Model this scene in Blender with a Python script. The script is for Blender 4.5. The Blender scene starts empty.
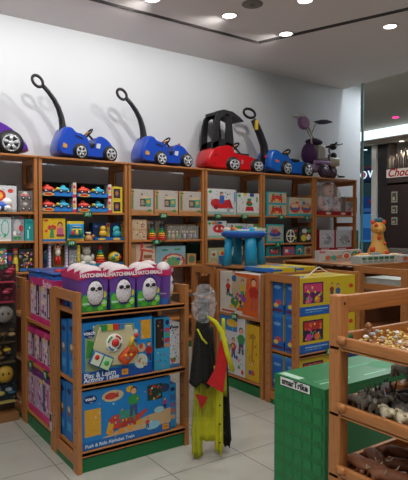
import bpy, math, random
from mathutils import Matrix, Vector
random.seed(7)
C = bpy.context.scene.collection
R = math.radians
PI = math.pi

# ------------------------------------------------------------------ materials
def lin(h):
    h = h.lstrip('#')
    out = []
    for i in (0, 2, 4):
        c = int(h[i:i+2], 16)/255
        out.append(c/12.92 if c <= .04045 else ((c+.055)/1.055)**2.4)
    return out
_m = {}
def mat(h, rough=.5, metal=0., kind='plain', coat=0.):
    key = (h, rough, metal, kind, coat)
    if key in _m: return _m[key]
    m = bpy.data.materials.new(kind + '_' + h.strip('#'))
    m.use_nodes = True
    nt = m.node_tree; N = nt.nodes; L = nt.links
    b = N['Principled BSDF']
    c = lin(h)
    b.inputs['Roughness'].default_value = rough
    b.inputs['Metallic'].default_value = metal
    b.inputs['Coat Weight'].default_value = coat
    tc = N.new('ShaderNodeTexCoord')
    nz = N.new('ShaderNodeTexNoise')
    rp = N.new('ShaderNodeValToRGB')
    mp = N.new('ShaderNodeMapping')
    L.new(tc.outputs['Object'], mp.inputs['Vector'])
    L.new(mp.outputs['Vector'], nz.inputs['Vector'])
    L.new(nz.outputs['Fac'], rp.inputs['Fac'])
    L.new(rp.outputs['Color'], b.inputs['Base Color'])
    amt = {'plain': .05, 'wood': .22, 'cloth': .15, 'wall': .02}.get(kind, .05)
    if kind == 'woodv': mp.inputs['Scale'].default_value = (30, 30, 2); amt = .22
    elif kind == 'woodx': mp.inputs['Scale'].default_value = (2, 30, 30); amt = .22
    elif kind == 'woody': mp.inputs['Scale'].default_value = (30, 2, 30); amt = .22
    elif kind == 'speck': nz.inputs['Scale'].default_value = 120; amt = .35
    elif kind == 'wall': nz.inputs['Scale'].default_value = 1.5
    else: nz.inputs['Scale'].default_value = 14
    if kind == 'speck':
        rp.color_ramp.elements[0].position = .36; rp.color_ramp.elements[1].position = .46
    else:
        rp.color_ramp.elements[0].position = .3; rp.color_ramp.elements[1].position = .7
    rp.color_ramp.elements[0].color = [x*(1-amt) for x in c] + [1]
    rp.color_ramp.elements[1].color = [min(1, x*(1+amt*.5)) for x in c] + [1]
    _m[key] = m
    return m
def emis(h, s):
    key = ('e', h, s)
    if key in _m: return _m[key]
    m = bpy.data.materials.new('glow_' + h.strip('#')); m.use_nodes = True
    nt = m.node_tree; nt.nodes.clear()
    o = nt.nodes.new('ShaderNodeOutputMaterial'); e = nt.nodes.new('ShaderNodeEmission')
    e.inputs['Color'].default_value = lin(h) + [1]; e.inputs['Strength'].default_value = s
    nt.links.new(e.outputs[0], o.inputs[0]); _m[key] = m
    return m
def clear(h='#e8f0f0', fac=.16, rough=.12):
    key = ('c', h, fac, rough)
    if key in _m: return _m[key]
    m = bpy.data.materials.new('clear_plastic'); m.use_nodes = True
    nt = m.node_tree; nt.nodes.clear()
    o = nt.nodes.new('ShaderNodeOutputMaterial'); mx = nt.nodes.new('ShaderNodeMixShader')
    t = nt.nodes.new('ShaderNodeBsdfTransparent'); g = nt.nodes.new('ShaderNodeBsdfPrincipled')
    nz = nt.nodes.new('ShaderNodeTexNoise'); nz.inputs['Scale'].default_value = 25
    bp = nt.nodes.new('ShaderNodeBump'); bp.inputs['Strength'].default_value = .3
    nt.links.new(nz.outputs['Fac'], bp.inputs['Height']); nt.links.new(bp.outputs[0], g.inputs['Normal'])
    g.inputs['Base Color'].default_value = lin(h) + [1]; g.inputs['Roughness'].default_value = rough
    t.inputs['Color'].default_value = (.97, .98, .98, 1)
    mx.inputs['Fac'].default_value = fac
    nt.links.new(t.outputs[0], mx.inputs[1]); nt.links.new(g.outputs[0], mx.inputs[2])
    nt.links.new(mx.outputs[0], o.inputs[0]); _m[key] = m
    return m
def M_(c):
    return mat(c) if isinstance(c, str) else c

WOOD = '#b0733f'
WV = mat(WOOD, .42, kind='woodv'); WX = mat(WOOD, .42, kind='woodx'); WY = mat(WOOD, .42, kind='woody')
DOT = mat('#33190c', .8)
BLACK = mat('#16161a', .45)
GREENP = mat('#0f6a38', .5)

# ------------------------------------------------------------------ mesh builder
class MB:
    def __init__(s): s.v = []; s.f = []; s.mi = []; s.sm = []; s.mats = []; s.T = Matrix.Identity(4)
    def m(s, c):
        c = M_(c)
        if c not in s.mats: s.mats.append(c)
        return s.mats.index(c)
    def add(s, vs, fs, c, smooth=False):
        k = s.m(c); n = len(s.v)
        s.v += [tuple(s.T @ Vector(p)) for p in vs]
        for f in fs: s.f.append([i+n for i in f]); s.mi.append(k); s.sm.append(smooth)
        return s
    def box(s, x0, x1, y0, y1, z0, z1, c):
        vs = [(x, y, z) for z in (z0, z1) for y in (y0, y1) for x in (x0, x1)]
        return s.add(vs, [(0,2,3,1),(4,5,7,6),(0,1,5,4),(2,6,7,3),(0,4,6,2),(1,3,7,5)], c)
    def rbox(s, x0, x1, y0, y1, z0, z1, c, b=.01):
        # chamfered box
        vs = []; xs = (x0, x1); ys = (y0, y1); zs = (z0, z1)
        cs = ((x0+x1)/2, (y0+y1)/2, (z0+z1)/2)
        import bmesh
        bm = bmesh.new(); bmesh.ops.create_cube(bm, size=1)
        for v in bm.verts:
            v.co = (cs[0]+v.co.x*(x1-x0), cs[1]+v.co.y*(y1-y0), cs[2]+v.co.z*(z1-z0))
        bmesh.ops.bevel(bm, geom=bm.edges[:], offset=b, segments=2, affect='EDGES', profile=.6)
        bm.verts.ensure_lookup_table()
        for i, v in enumerate(bm.verts): v.index = i
        s.add([tuple(v.co) for v in bm.verts], [[v.index for v in f.verts] for f in bm.faces], c, True)
        bm.free(); return s
    def loft(s, rings, c, caps=True, smooth=True, closed=True):
        n = len(rings[0]); vs = [p for r in rings for p in r]; fs = []
        for k in range(len(rings)-1):
            for i in range(n if closed else n-1):
                j = (i+1) % n
                fs.append((k*n+i, k*n+j, (k+1)*n+j, (k+1)*n+i))
        if caps and closed:
            fs.append(tuple(range(n))[::-1]); fs.append(tuple((len(rings)-1)*n+i for i in range(n)))
        return s.add(vs, fs, c, smooth)
    def lathe(s, prof, c, axis='z', o=(0,0,0), n=20, sx=1, sy=1):
        rings = []
        for r, h in prof:
            ring = []
            for i in range(n):
                a = 2*PI*i/n; p, q = r*math.cos(a)*sx, r*math.sin(a)*sy
                ring.append({'z': (o[0]+p, o[1]+q, o[2]+h), 'y': (o[0]+p, o[1]+h, o[2]+q), 'x': (o[0]+h, o[1]+p, o[2]+q)}[axis])
            rings.append(ring)
        return s.loft(rings, c)
    def ell(s, o, r, c, n=14, k=9):
        rings = []
        for j in range(1, k):
            t = PI*j/k
            rings.append([(o[0]+r[0]*math.sin(t)*math.cos(2*PI*i/n), o[1]+r[1]*math.sin(t)*math.sin(2*PI*i/n), o[2]-r[2]*math.cos(t)) for i in range(n)])
        vs = [p for q in rings for p in q] + [(o[0], o[1], o[2]-r[2]), (o[0], o[1], o[2]+r[2])]
        fs = []
        for a in range(len(rings)-1):
            for i in range(n): j = (i+1) % n; fs.append((a*n+i, a*n+j, (a+1)*n+j, (a+1)*n+i))
        b = len(vs)
        for i in range(n):
            j = (i+1) % n; fs.append((b-2, j, i)); fs.append((b-1, (k-2)*n+i, (k-2)*n+j))
        return s.add(vs, fs, c, True)
    def tube(s, pts, rad, c, n=10, closed=False, flat=1.):
        P = [Vector(p) for p in pts]
        if not isinstance(rad, (list, tuple)): rad = [rad]*len(P)
        rings = []; up = None
        for i, p in enumerate(P):
            if closed: t = P[(i+1) % len(P)] - P[i-1]
            else: t = P[min(i+1, len(P)-1)] - P[max(i-1, 0)]
            t.normalize()
            if up is None:
                up = Vector((0, 1, 0)) if abs(t.y) < .9 else Vector((1, 0, 0))
            a = t.cross(up).normalized(); b = a.cross(t).normalized(); up = b
            rings.append([tuple(p + (a*math.cos(2*PI*k/n) + b*math.sin(2*PI*k/n)*flat)*rad[i]) for k in range(n)])
        if closed: rings.append(rings[0])
        return s.loft(rings, c, caps=not closed)
    def prism(s, pts, y0, y1, c, inset=0., smooth=False):
        # outline in x-z extruded along y, optional rounded sides
        n = len(pts); cx = sum(p[0] for p in pts)/n; cz = sum(p[1] for p in pts)/n
        def ring(y, k): return [(cx+(p[0]-cx)*k, y, cz+(p[1]-cz)*k) for p in pts]
        if inset:
            w = y1-y0
            rs = [ring(y0, 1-inset), ring(y0+w*.05, 1-inset*.35), ring(y0+w*.16, 1), ring(y1-w*.16, 1), ring(y1-w*.05, 1-inset*.35), ring(y1, 1-inset)]
        else: rs = [ring(y0, 1), ring(y1, 1)]
        vs = [p for r in rs for p in r]; fs = []
        for k in range(len(rs)-1):
            for i in range(n): j = (i+1) % n; fs.append((k*n+i, (k+1)*n+i, (k+1)*n+j, k*n+j))
        from mathutils.geometry import tessellate_polygon
        tri = tessellate_polygon([[Vector((p[0], p[1], 0)) for p in pts]])
        b = (len(rs)-1)*n
        s.add(vs, fs, c, smooth)
        s.add(rs[0], [tuple(t) for t in tri], c); s.add(rs[-1], [tuple(t) for t in tri], c)
        return s
    def text(s, txt, size, c, o=(0,0,0), rot=None, bold=.0, shear=0., depth=0., tilt=0.):
        # text lying in the local x-z plane facing -y, centred at o
        cu = bpy.data.curves.new('t', 'FONT'); cu.body = txt; cu.size = size
        cu.align_x = 'CENTER'; cu.align_y = 'CENTER'; cu.offset = bold; cu.shear = shear; cu.extrude = depth; cu.resolution_u = 3
        ob = bpy.data.objects.new('t', cu); C.objects.link(ob)
        dg = bpy.context.evaluated_depsgraph_get()
        me = bpy.data.meshes.new_from_object(ob.evaluated_get(dg))
        Mx = Matrix.Translation(o) @ (rot if rot else Matrix.Identity(4)) @ Matrix.Rotation(PI/2, 4, 'X') @ Matrix.Rotation(tilt, 4, 'Z')
        s.add([tuple(Mx @ v.co) for v in me.vertices], [list(p.vertices) for p in me.polygons], c)
        bpy.data.objects.remove(ob); bpy.data.curves.remove(cu); bpy.data.meshes.remove(me)
        return s
    def art(s, w, h, items, y=0., o=(0,0), rot=None):
        # printed design on a panel w x h; u,v in 0..1 from its lower left corner; panel centred at x=o[0], base z=o[1]
        T0 = s.T
        if rot is not None: s.T = s.T @ rot
        X = lambda u: o[0]+(u-.5)*w
        Z = lambda v: o[1]+v*h
        for k, it in enumerate(items):
            yy = y-.0004-.00005*k; t = it[0]
            if t == 'r':
                _, a, b, c_, d, col = it
                s.add([(X(a), yy, Z(b)), (X(c_), yy, Z(b)), (X(c_), yy, Z(d)), (X(a), yy, Z(d))], [(0,1,2,3)], col)
            elif t == 'e':
                _, a, b, ru, rv, col = it
                s.add([(X(a+ru*math.cos(2*PI*i/14)), yy, Z(b+rv*math.sin(2*PI*i/14))) for i in range(14)], [tuple(range(14))], col)
            elif t == 'p':
                s.add([(X(a), yy, Z(b)) for a, b in it[1]], [tuple(range(len(it[1])))], it[2])
            elif t == 't':
                _, a, b, size, txt, col = it[:6]
                s.text(txt, size, col, (X(a), yy, Z(b)), bold=it[6] if len(it) > 6 else .0, tilt=it[7] if len(it) > 7 else 0)
            elif t == 'kid':      # small figure: head, torso, legs
                _, a, b, sc, top, leg = it
                q = h/w
                s.add([(X(a+(-.16)*sc*q), yy, Z(b)), (X(a-.05*sc*q), yy, Z(b)), (X(a), yy, Z(b+.3*sc)), (X(a+.05*sc*q), yy, Z(b)), (X(a+.16*sc*q), yy, Z(b)), (X(a+.13*sc*q), yy, Z(b+.45*sc)), (X(a-.13*sc*q), yy, Z(b+.45*sc))], [(0,1,2,6),(2,3,4,5),(2,5,6)], leg)
                yy -= .00002
                s.add([(X(a-.16*sc*q), yy, Z(b+.4*sc)), (X(a+.16*sc*q), yy, Z(b+.4*sc)), (X(a+.24*sc*q), yy, Z(b+.62*sc)), (X(a+.1*sc*q), yy, Z(b+.75*sc)), (X(a-.1*sc*q), yy, Z(b+.75*sc)), (X(a-.24*sc*q), yy, Z(b+.62*sc))], [tuple(range(6))], top)
                for (du, dv, rr, cc) in ((0, .9, .13, '#3a2a20'), (0, .87, .11, '#d9a07c')):
                    yy -= .00002
                    s.add([(X(a+(du+rr*math.cos(i*PI/5))*sc*q), yy, Z(b+(dv+rr*math.sin(i*PI/5))*sc)) for i in range(10)], [tuple(range(10))], cc)
            elif t == 's':        # scatter of printed shapes
                _, seed, n, cols, a, b, c_, d, sz = it
                rd = random.Random(seed)
                for i in range(n):
                    u = rd.uniform(a, c_); v = rd.uniform(b, d); rr = rd.uniform(.5, 1)*sz; col = rd.choice(cols)
                    yy -= .00001; m_ = rd.choice((4, 5, 10)); ph = rd.random()*3
                    s.add([(X(u)+rr*math.cos(2*PI*i_/m_+ph), yy, Z(v)+rr*math.sin(2*PI*i_/m_+ph)) for i_ in range(m_)], [tuple(range(m_))], col)
        s.T = T0
        return s
    def build(s, name, parent=None, loc=None, rz=0., bevel=0.):
        me = bpy.data.meshes.new(name); me.from_pydata(s.v, [], s.f)
        for m in s.mats: me.materials.append(m)
        for p, k, q in zip(me.polygons, s.mi, s.sm): p.material_index = k; p.use_smooth = q
        me.update()
        o = bpy.data.objects.new(name, me); C.objects.link(o)
        if parent: o.parent = parent
        if loc: o.location = loc
        o.rotation_euler = (0, 0, rz)
        if bevel:
            b = o.modifiers.new('bevel', 'BEVEL'); b.width = bevel; b.segments = 2; b.limit_method = 'ANGLE'
        return o
def B(x0, x1, y0, y1, z0, z1, c): return MB().box(x0, x1, y0, y1, z0, z1, c)
def tag(o, label, cat, group=None):
    o['label'] = label; o['category'] = cat
    if group: o['group'] = group
    return o
def thing(name, label, cat, loc=(0,0,0), rz=0., group=None):
    o = bpy.data.objects.new(name, None); C.objects.link(o); o.location = loc; o.rotation_euler = (0, 0, rz)
    o.empty_display_size = .05
    return tag(o, label, cat, group)
def struct(o): o['kind'] = 'structure'; return o
def dup(root, loc, rz, label):
    r = root.copy(); C.objects.link(r); r.location = loc; r.rotation_euler = (0, 0, rz); r['label'] = label
    for ch in list(root.children):
        c = ch.copy(); C.objects.link(c); c.parent = r
        for g in list(ch.children):
            d = g.copy(); C.objects.link(d); d.parent = c
    return r

# ------------------------------------------------------------------ camera
F_PX = 532.; PITCH = R(1.44); YAW = R(34.95); EYE = 1.5
cam = bpy.data.cameras.new('camera'); co = bpy.data.objects.new('camera', cam); C.objects.link(co)
cam.sensor_fit = 'HORIZONTAL'; cam.sensor_width = 36; cam.lens = 36*F_PX/408
co.location = (0, 0, EYE); co.rotation_euler = (PI/2-PITCH, 0, -YAW)
cam.clip_start = .05; cam.clip_end = 60
bpy.context.scene.camera = co
def at(px, py, axis, v):        # pixel -> point on an axis plane, used for measuring positions on the shelf front
    a = (px-204)/F_PX; b = (py-240)/F_PX
    hx = math.cos(PITCH)-b*math.sin(PITCH); z = -math.sin(PITCH)-b*math.cos(PITCH)
    r = (math.sin(YAW)*hx+a*math.cos(YAW), math.cos(YAW)*hx-a*math.sin(YAW), z)
    o = (0, 0, EYE); t = (v-o[axis])/r[axis]
    return tuple(o[i]+r[i]*t for i in range(3))

# ------------------------------------------------------------------ the room
CH = 3.78; WY_ = 5.97; GX = 6.94
def tile_mat():
    m = bpy.data.materials.new('glossy_tile'); m.use_nodes = True
    nt = m.node_tree; N = nt.nodes; L = nt.links; b = N['Principled BSDF']
    tc = N.new('ShaderNodeTexCoord'); sp = N.new('ShaderNodeSeparateXYZ'); L.new(tc.outputs['Object'], sp.inputs[0])
    def grid(out, off, per):
        a = N.new('ShaderNodeMath'); a.operation = 'SUBTRACT'; L.new(out, a.inputs[0]); a.inputs[1].default_value = off
        p = N.new('ShaderNodeMath'); p.operation = 'PINGPONG'; L.new(a.outputs[0], p.inputs[0]); p.inputs[1].default_value = per/2
        g = N.new('ShaderNodeMath'); g.operation = 'LESS_THAN'; L.new(p.outputs[0], g.inputs[0]); g.inputs[1].default_value = .0025
        return g
    gx = grid(sp.outputs[0], 1.13, .535); gy = grid(sp.outputs[1], 2.722, .53)
    mx = N.new('ShaderNodeMath'); mx.operation = 'MAXIMUM'; L.new(gx.outputs[0], mx.inputs[0]); L.new(gy.outputs[0], mx.inputs[1])
    nz = N.new('ShaderNodeTexNoise'); nz.inputs['Scale'].default_value = 3.5; nz.inputs['Detail'].default_value = 5; L.new(tc.outputs['Object'], nz.inputs['Vector'])
    cr = N.new('ShaderNodeValToRGB'); L.new(nz.outputs['Fac'], cr.inputs['Fac'])
    cr.color_ramp.elements[0].color = lin('#a5a49b')+[1]; cr.color_ramp.elements[1].color = lin('#b8b7ae')+[1]
    mc = N.new('ShaderNodeMix'); mc.data_type = 'RGBA'; L.new(mx.outputs[0], mc.inputs[0]); L.new(cr.outputs[0], mc.inputs[6]); mc.inputs[7].default_value = lin('#4a4a46')+[1]
    L.new(mc.outputs[2], b.inputs['Base Color'])
    rr = N.new('ShaderNodeMapRange'); L.new(mx.outputs[0], rr.inputs[0]); rr.inputs[3].default_value = .16; rr.inputs[4].default_value = .7
    L.new(rr.outputs[0], b.inputs['Roughness'])
    return m
WALL = mat('#cbcfd3', .8, kind='wall'); CEIL = mat('#dcd6d4', .85, kind='wall')
struct(B(-3, 16, -3, 11, -.1, 0, tile_mat()).build('floor'))
# ceiling with a slot recessed in it (built from panels around the slot)
cb = MB()
cb.box(-3, GX, -3, 11 if False else WY_, CH+.06, CH+.16, CEIL)
K1 = (4.33, 5.03); dirv = (.368, -1.0); sw = .075
K2 = (K1[0]+dirv[0]*4, K1[1]+dirv[1]*4)
def quad(a, b, c, d, mt):
    cb.add([(*p, CH) for p in (a, b, c, d)]+[(*p, CH+.06) for p in (a, b, c, d)], [(0,3,2,1),(4,5,6,7),(0,1,5,4),(1,2,6,5),(2,3,7,6),(3,0,4,7)], mt)
quad((-3, K1[1]+sw), (K1[0]+sw, K1[1]+sw), (GX, K1[1]+sw), (GX, WY_), CEIL) if False else None
quad((-3, K1[1]+sw), (GX, K1[1]+sw), (GX, WY_), (-3, WY_), CEIL)
quad((-3, K2[1]), (K2[0], K2[1]), K1, (-3, K1[1]), CEIL)
quad((K2[0]+sw, K2[1]), (GX, K2[1]), (GX, K1[1]+sw), (K1[0]+sw, K1[1]+sw), CEIL)
quad((-3, -3), (GX, -3), (GX, K2[1]), (-3, K2[1]), CEIL)
struct(cb.build('ceiling'))
# dark linear diffuser blades inside the slot
tb = MB()
for k in range(3):
    e = .006+k*.027
    tb.box(-3, K1[0]+e, K1[1]+e, K1[1]+e+.007, CH-.004, CH+.03, mat('#55514f', .6))
    tb.add([(K1[0]+e, K1[1]+e, CH-.004), (K1[0]+e+.007, K1[1]+e, CH-.004), (K2[0]+e+.007, K2[1], CH-.004), (K2[0]+e, K2[1], CH-.004),
            (K1[0]+e, K1[1]+e, CH+.03), (K1[0]+e+.007, K1[1]+e, CH+.03), (K2[0]+e+.007, K2[1], CH+.03), (K2[0]+e, K2[1], CH+.03)],
           [(0,1,2,3),(4,7,6,5),(0,3,7,4),(1,5,6,2)], mat('#55514f', .6))
tb.box(-3, K1[0]+sw, K1[1], K1[1]+sw, CH+.045, CH+.055, mat('#1c1b1b', .8))
tb.add([(K1[0], K1[1]+sw, CH+.045), (K1[0]+sw, K1[1]+sw, CH+.045), (K2[0]+sw, K2[1], CH+.045), (K2[0], K2[1], CH+.045)], [(0,1,2,3)], mat('#1c1b1b', .8))
struct(tb.build('trim_1'))
BX = at(360.5, 120, 1, WY_)[0]
struct(B(-3, BX, WY_, WY_+.12, 0, 4.2, WALL).build('wall_back'))
struct(B(-3.1, -3, -3, WY_, 0, CH+.1, WALL).build('wall_left'))
struct(B(-3, 8, -3.1, -3, 0, CH+.1, WALL).build('wall_front'))
# header of the shopfront above the glass
struct(B(GX, GX+.05, -3, WY_, CH, CH+.16, CEIL).build('trim_2'))
# glazing: panes with teal edges
gl = clear('#0c1010', .05, .03)
w1 = B(GX, GX+.012, 3.62, 5.50, 0, CH, gl).build('window_1'); struct(w1)
ge = MB().box(GX-.006, GX+.018, 5.515, 5.545, 0, CH, mat('#86aaa6', .25))
ge.build('window_frame', w1)
w2 = B(GX, GX+.012, 1.2, 3.60, 0, CH, gl).build('window_2'); struct(w2)

# ------------------------------------------------------------------ recessed lamps
def downlight(x, y, energy, label, z=CH, group='recessed ceiling spotlights', col=(1, .965, .93), r=.075, aim=0):
    t = thing('ceiling_spotlight', label, 'ceiling light', (x, y, z), 0, group)
    MB().lathe([(r*1.25, -.001), (r*1.25, -.008), (r, -.012), (r*.95, -.001)], mat('#d9d6d2', .4)).build('trim_ring', t)
    MB().lathe([(r*.95, -.006), (r*.6, -.010), (.001, -.011)], emis('#fff6ea', 9)).build('lamp_face', t)
    l = bpy.data.lights.new('lamp', 'SPOT'); l.energy = energy; l.color = col; l.spot_size = R(150); l.spot_blend = .7; l.shadow_soft_size = .05
    lo = bpy.data.objects.new('lamp', l); C.objects.link(lo); lo.parent = t; lo.location = (0, 0, -.035)
    if aim: l.energy *= 1.2; lo.rotation_euler = Vector((-.35, 1.47, -1.25)).to_track_quat('-Z', 'Y').to_euler(); l.spot_size = R(125)
    return t
E0 = 130
for (x, y, e, lb, aim) in ((3.544, 4.59, .42, 'round ceiling spotlight left of the lamp nearest the slot corner', 1), (4.425, 4.64, .30, 'round ceiling spotlight touching the dark slot by its corner', 1),
                      (5.232, 3.794, .35, 'rightmost round ceiling spotlight, well away from the dark slot', 0), (3.934, 3.854, .35, 'round ceiling spotlight at the top edge of the photo', 0),
                      (2.66, 4.70, .45, 'ceiling spotlight glowing at the top left edge beside the slot', 1)):
    downlight(x, y, E0*e, lb, aim=aim)
for i, (x, y, e, aim) in enumerate(((1.85, 4.5, .5, 1), (1.05, 4.5, .6, 1), (.2, 4.5, .6, 1), (-.9, 4.4, .5, 1), (2.3, 2.9, .45, 0), (.9, 2.4, .6, 0), (-.4, 2.8, .5, 0), (3.3, 2.2, .4, 0), (1.4, .8, .6, 0), (0, .6, .7, 0), (-1.4, 1.6, .6, 0), (-.6, -1, .7, 0), (1, -1.2, .7, 0), (3.2, .2, .6, 0), (5, 1.4, .6, 0))):
    downlight(x, y, E0*e, 'round ceiling spotlight outside the photo', aim=aim)
sp = MB().lathe([(.11, 0), (.11, -.006), (.095, -.012), (.001, -.012)], mat('#77726f', .7)).lathe([(.02, -.012), (.02, -.016), (.001, -.016)], mat('#5e5a58', .7), n=10)
tag(sp.build('ceiling_speaker', loc=(3.56, 4.23, CH)), 'grey round speaker grille flush in the white ceiling', 'speaker')

# ------------------------------------------------------------------ wooden shop furniture
def ladder(mb, x0, x1, y0, y1, h, z0=0., pw=.07, holes=True, rails=(0.04,), top=.065):
    # frame in the y-z plane with two posts and rails
    mb.box(x0, x1, y0, y0+pw, z0, h, WV); mb.box(x0, x1, y1-pw, y1, z0, h, WV)
    mb.box(x0+.002, x1-.002, y0+pw, y1-pw, h-top, h-.003, WY)
    for r_ in rails: mb.box(x0+.004, x1-.004, y0+pw, y1-pw, z0+r_, z0+r_+.06, WY)
    if holes:
        n = int((h-z0-.3)/.09)
        for yc in (y0+pw*.5, y1-pw*.5):
            for k in range(n):
                z = z0+.16+k*.09
                mb.lathe([(.006, 0), (.006, -.001)], DOT, 'x', (x0+.0002, yc, z), 6)
    return mb
def price_tag(x, y, z, txt, label, rz=0., w=.1, h=.055):
    m = MB().box(-w/2, w/2, -.004, 0, -h/2, h/2, mat('#14643a', .4)).box(-w/2, w/2, -.004, .012, h/2-.004, h/2, mat('#14643a', .4))
    m.text(txt, .045, mat('#c8f0dc'), (0, -.0046, 0), bold=.0006)
    return tag(m.build('price_tag', loc=(x, y, z), rz=rz), label, 'price tag', 'green price tags on the shelf edges')

Yb = 5.5
BOUND = [.745, 1.753, 2.784, 3.859, 4.825, 5.837, 6.781]
SH = [[1.648, 1.354, 1.035], [1.655, 1.344, 1.06], [1.651, 1.34, 1.03], [1.652, 1.351, 1.035], [1.65, 1.268, 1.09], [1.672, 1.142, 1.03]]
HB = 2.232; PT = .035
BAYWORD = ['at the left edge of the photo', 'under the first blue push car', 'with three matching kraft boxes', 'under the red push car', 'under the light blue push car', 'holding the large wrapped baby doll']
for b in range(6):
    x0, x1 = BOUND[b]+.006, BOUND[b+1]-.006
    t = thing('shelf_unit', 'tall wooden shelf unit ' + BAYWORD[b], 'shelf unit', ((x0+x1)/2, Yb, 0), 0, 'wooden shelf units along the back wall')
    hw = (x1-x0)/2
    for s in (-1, 1):
        xa = -hw if s < 0 else hw-PT
        ladder(MB(), xa, xa+PT, .0, .44, HB-.02, rails=(.04, .5, 1.0, 1.5, 1.9), pw=.05, holes=False).build('side_frame', t, bevel=.003)
    B(-hw, hw, -.01, .44, HB-.022, HB, WX).build('top_board', t, bevel=.003)
    for z in SH[b] + [.7, .38, .1]:
        B(-hw+PT, hw-PT, .004, .43, z-.022, z, WX).build('shelf', t, bevel=.002)
    B(-hw+PT, hw-PT, .02, .035, 0, .075, GREENP).build('plinth', t)

# ------------------------------------------------------------------ boxes
def carton(px0, px1, shelf_z, h, front, art, name, label, cat='toy box', group=None, depth=.16, y=None, side=None, top=None, rz=0., x=None, w=None, parts=None, art_left=None, art_top=None):
    """printed box standing with its front facing -y; px0..px1 measured on the shelf front"""
    if y is None: y = Yb+.03
    if x is None:
        xa = at(px0, 220, 1, y)[0]; xb = at(px1, 220, 1, y)[0]; x = (xa+xb)/2; w = (xb-xa)*.985
    mb = MB(); f = M_(front); sd = M_(side) if side else f; tp = M_(top) if top else sd
    hw = w/2
    mb.add([(-hw,0,0),(hw,0,0),(hw,0,h),(-hw,0,h)], [(0,1,2,3)], f)
    mb.add([(-hw,depth,0),(hw,depth,0),(hw,depth,h),(-hw,depth,h)], [(3,2,1,0)], sd)
    mb.add([(-hw,0,0),(-hw,depth,0),(-hw,depth,h),(-hw,0,h)], [(3,2,1,0)], sd)
    mb.add([(hw,0,0),(hw,depth,0),(hw,depth,h),(hw,0,h)], [(0,1,2,3)], sd)
    mb.add([(-hw,0,h),(hw,0,h),(hw,depth,h),(-hw,depth,h)], [(0,1,2,3)], tp)
    mb.add([(-hw,0,0),(hw,0,0),(hw,depth,0),(-hw,depth,0)], [(3,2,1,0)], sd)
    if len(art) >= 4 and w*h > .02:
        cs = [q for it in art for q in it if isinstance(q, str) and q.startswith('#')]
        art = art + [('s', int(w*1e4) % 97, 22, cs + ['#3a3a3a', '#d8d4cc'], .06, .08, .94, .94, .007)]
    mb.art(w, h, art)
    if art_left:
        mb.art(depth, h, art_left, rot=Matrix.Translation((-hw, depth/2, 0)) @ Matrix.Rotation(-PI/2, 4, 'Z'))
    if art_top:
        mb.art(w, depth, art_top, rot=Matrix.Translation((0, 0, h)) @ Matrix.Rotation(-PI/2, 4, 'X'))
    if parts:
        t = thing(name, label, cat, (x, y, shelf_z), rz, group)
        mb.build('carton', t); parts(t, w, h, depth); return t
    return tag(mb.build(name, loc=(x, y, shelf_z), rz=rz), label, cat, group)
def zfor(py, px=100, y=None): return at(px, py, 1, Yb+.03 if y is None else y)[2]
PAL = ['#c8262b', '#e9b62a', '#2f8f4a', '#2a6fc0', '#e87a2a', '#ffffff']

def toy_wheels(mb, xs, y, z, r, c='#202024'):
    for x in xs: mb.lathe([(r, -.012), (r, .012)], c, 'y', (x, y, z), 12).lathe([(r*.5, -.014), (r*.5, .0)], '#c9c9cc', 'y', (x, y, z), 10)

# ---- bay at the left edge
s0, s1, s2 = SH[0]
def b0(t, w, h, d):
    MB().ell((-.02, -.045, .06), (.085, .04, .045), '#2456b8').ell((.04, -.045, .10), (.05, .035, .04), '#f2f2f0').build('toy_body', t)
    mb = MB(); toy_wheels(mb, (-.06, .035), -.085, .035, .032, '#e8e8ea'); mb.build('toy_wheels', t)
carton(-14, 17, s0, .27, '#d6dade', [('e', .42, .62, .22, .22, '#cf2b24'), ('e', .42, .62, .13, .14, '#f0b53c'), ('r', 0, 0, 1, .1, '#9fb7c4'), ('e', .8, .8, .1, .08, '#d8433a')], 'toy_vehicle_box', 'white box with a blue and white toy truck in front, far left top shelf', depth=.2, y=Yb+.1, parts=b0)
carton(8.5, 17.5, s0, .30, '#23262b', [('e', .5, .72, .3, .1, '#d9a07c'), ('e', .5, .83, .32, .06, '#2f8f4a'), ('r', .2, .42, .8, .62, '#b8442f'), ('r', .1, .1, .9, .4, '#14414b'), ('e', .3, .88, .2, .04, '#3a76c8'), ('s', 3, 9, PAL, .1, .1, .9, .5, .008)], 'figure_box', 'dark narrow box printed with a figure in a red and green cap', depth=.12, y=Yb+.32)
def cars_in_clear(px0, px1, z, y, h, cols, label):
    xa, xb = at(px0, 220, 1, y)[0], at(px1, 220, 1, y)[0]; w = xb-xa; x = (xa+xb)/2
    t = thing('toy_car_pack', label, 'toy car', (x, y, z), 0, None)
    B(-w/2, w/2, 0, .09, 0, .012, '#8a5a36').build('tray', t)
    for k, c in enumerate(cols):
        zz = .015+k*h/len(cols)
        mb = MB().ell((0, .045, zz+.045), (w*.42, .035, .028), c).ell((0, .045, zz+.065), (w*.22, .03, .025), '#e8d8d0')
        mb.build('toy_car', t)
        m2 = MB(); toy_wheels(m2, (-w*.25, w*.25), .01, zz+.02, .018); m2.build('wheel', t)
    B(-w/2, w/2, 0, .09, .012, h, clear()).build('clear_cover', t)
    return t
cars_in_clear(20.5, 32.5, s0, Yb+.04, .22, ('#5a2626', '#d05a5a'), 'clear pack of two small red toy cars stacked, beside the left post')
carton(-14, 11.5, s1, .24, '#c9d3d4', [('e', .75, .55, .17, .36, '#4fb9ad'), ('e', .75, .55, .13, .29, '#c9d3d4'), ('e', .72, .25, .07, .08, '#3aa564'), ('r', 0, 0, 1, .07, '#e6e6e2')], 'ring_toy_box', 'pale box printed with a large teal ring, far left middle shelf')
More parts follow.
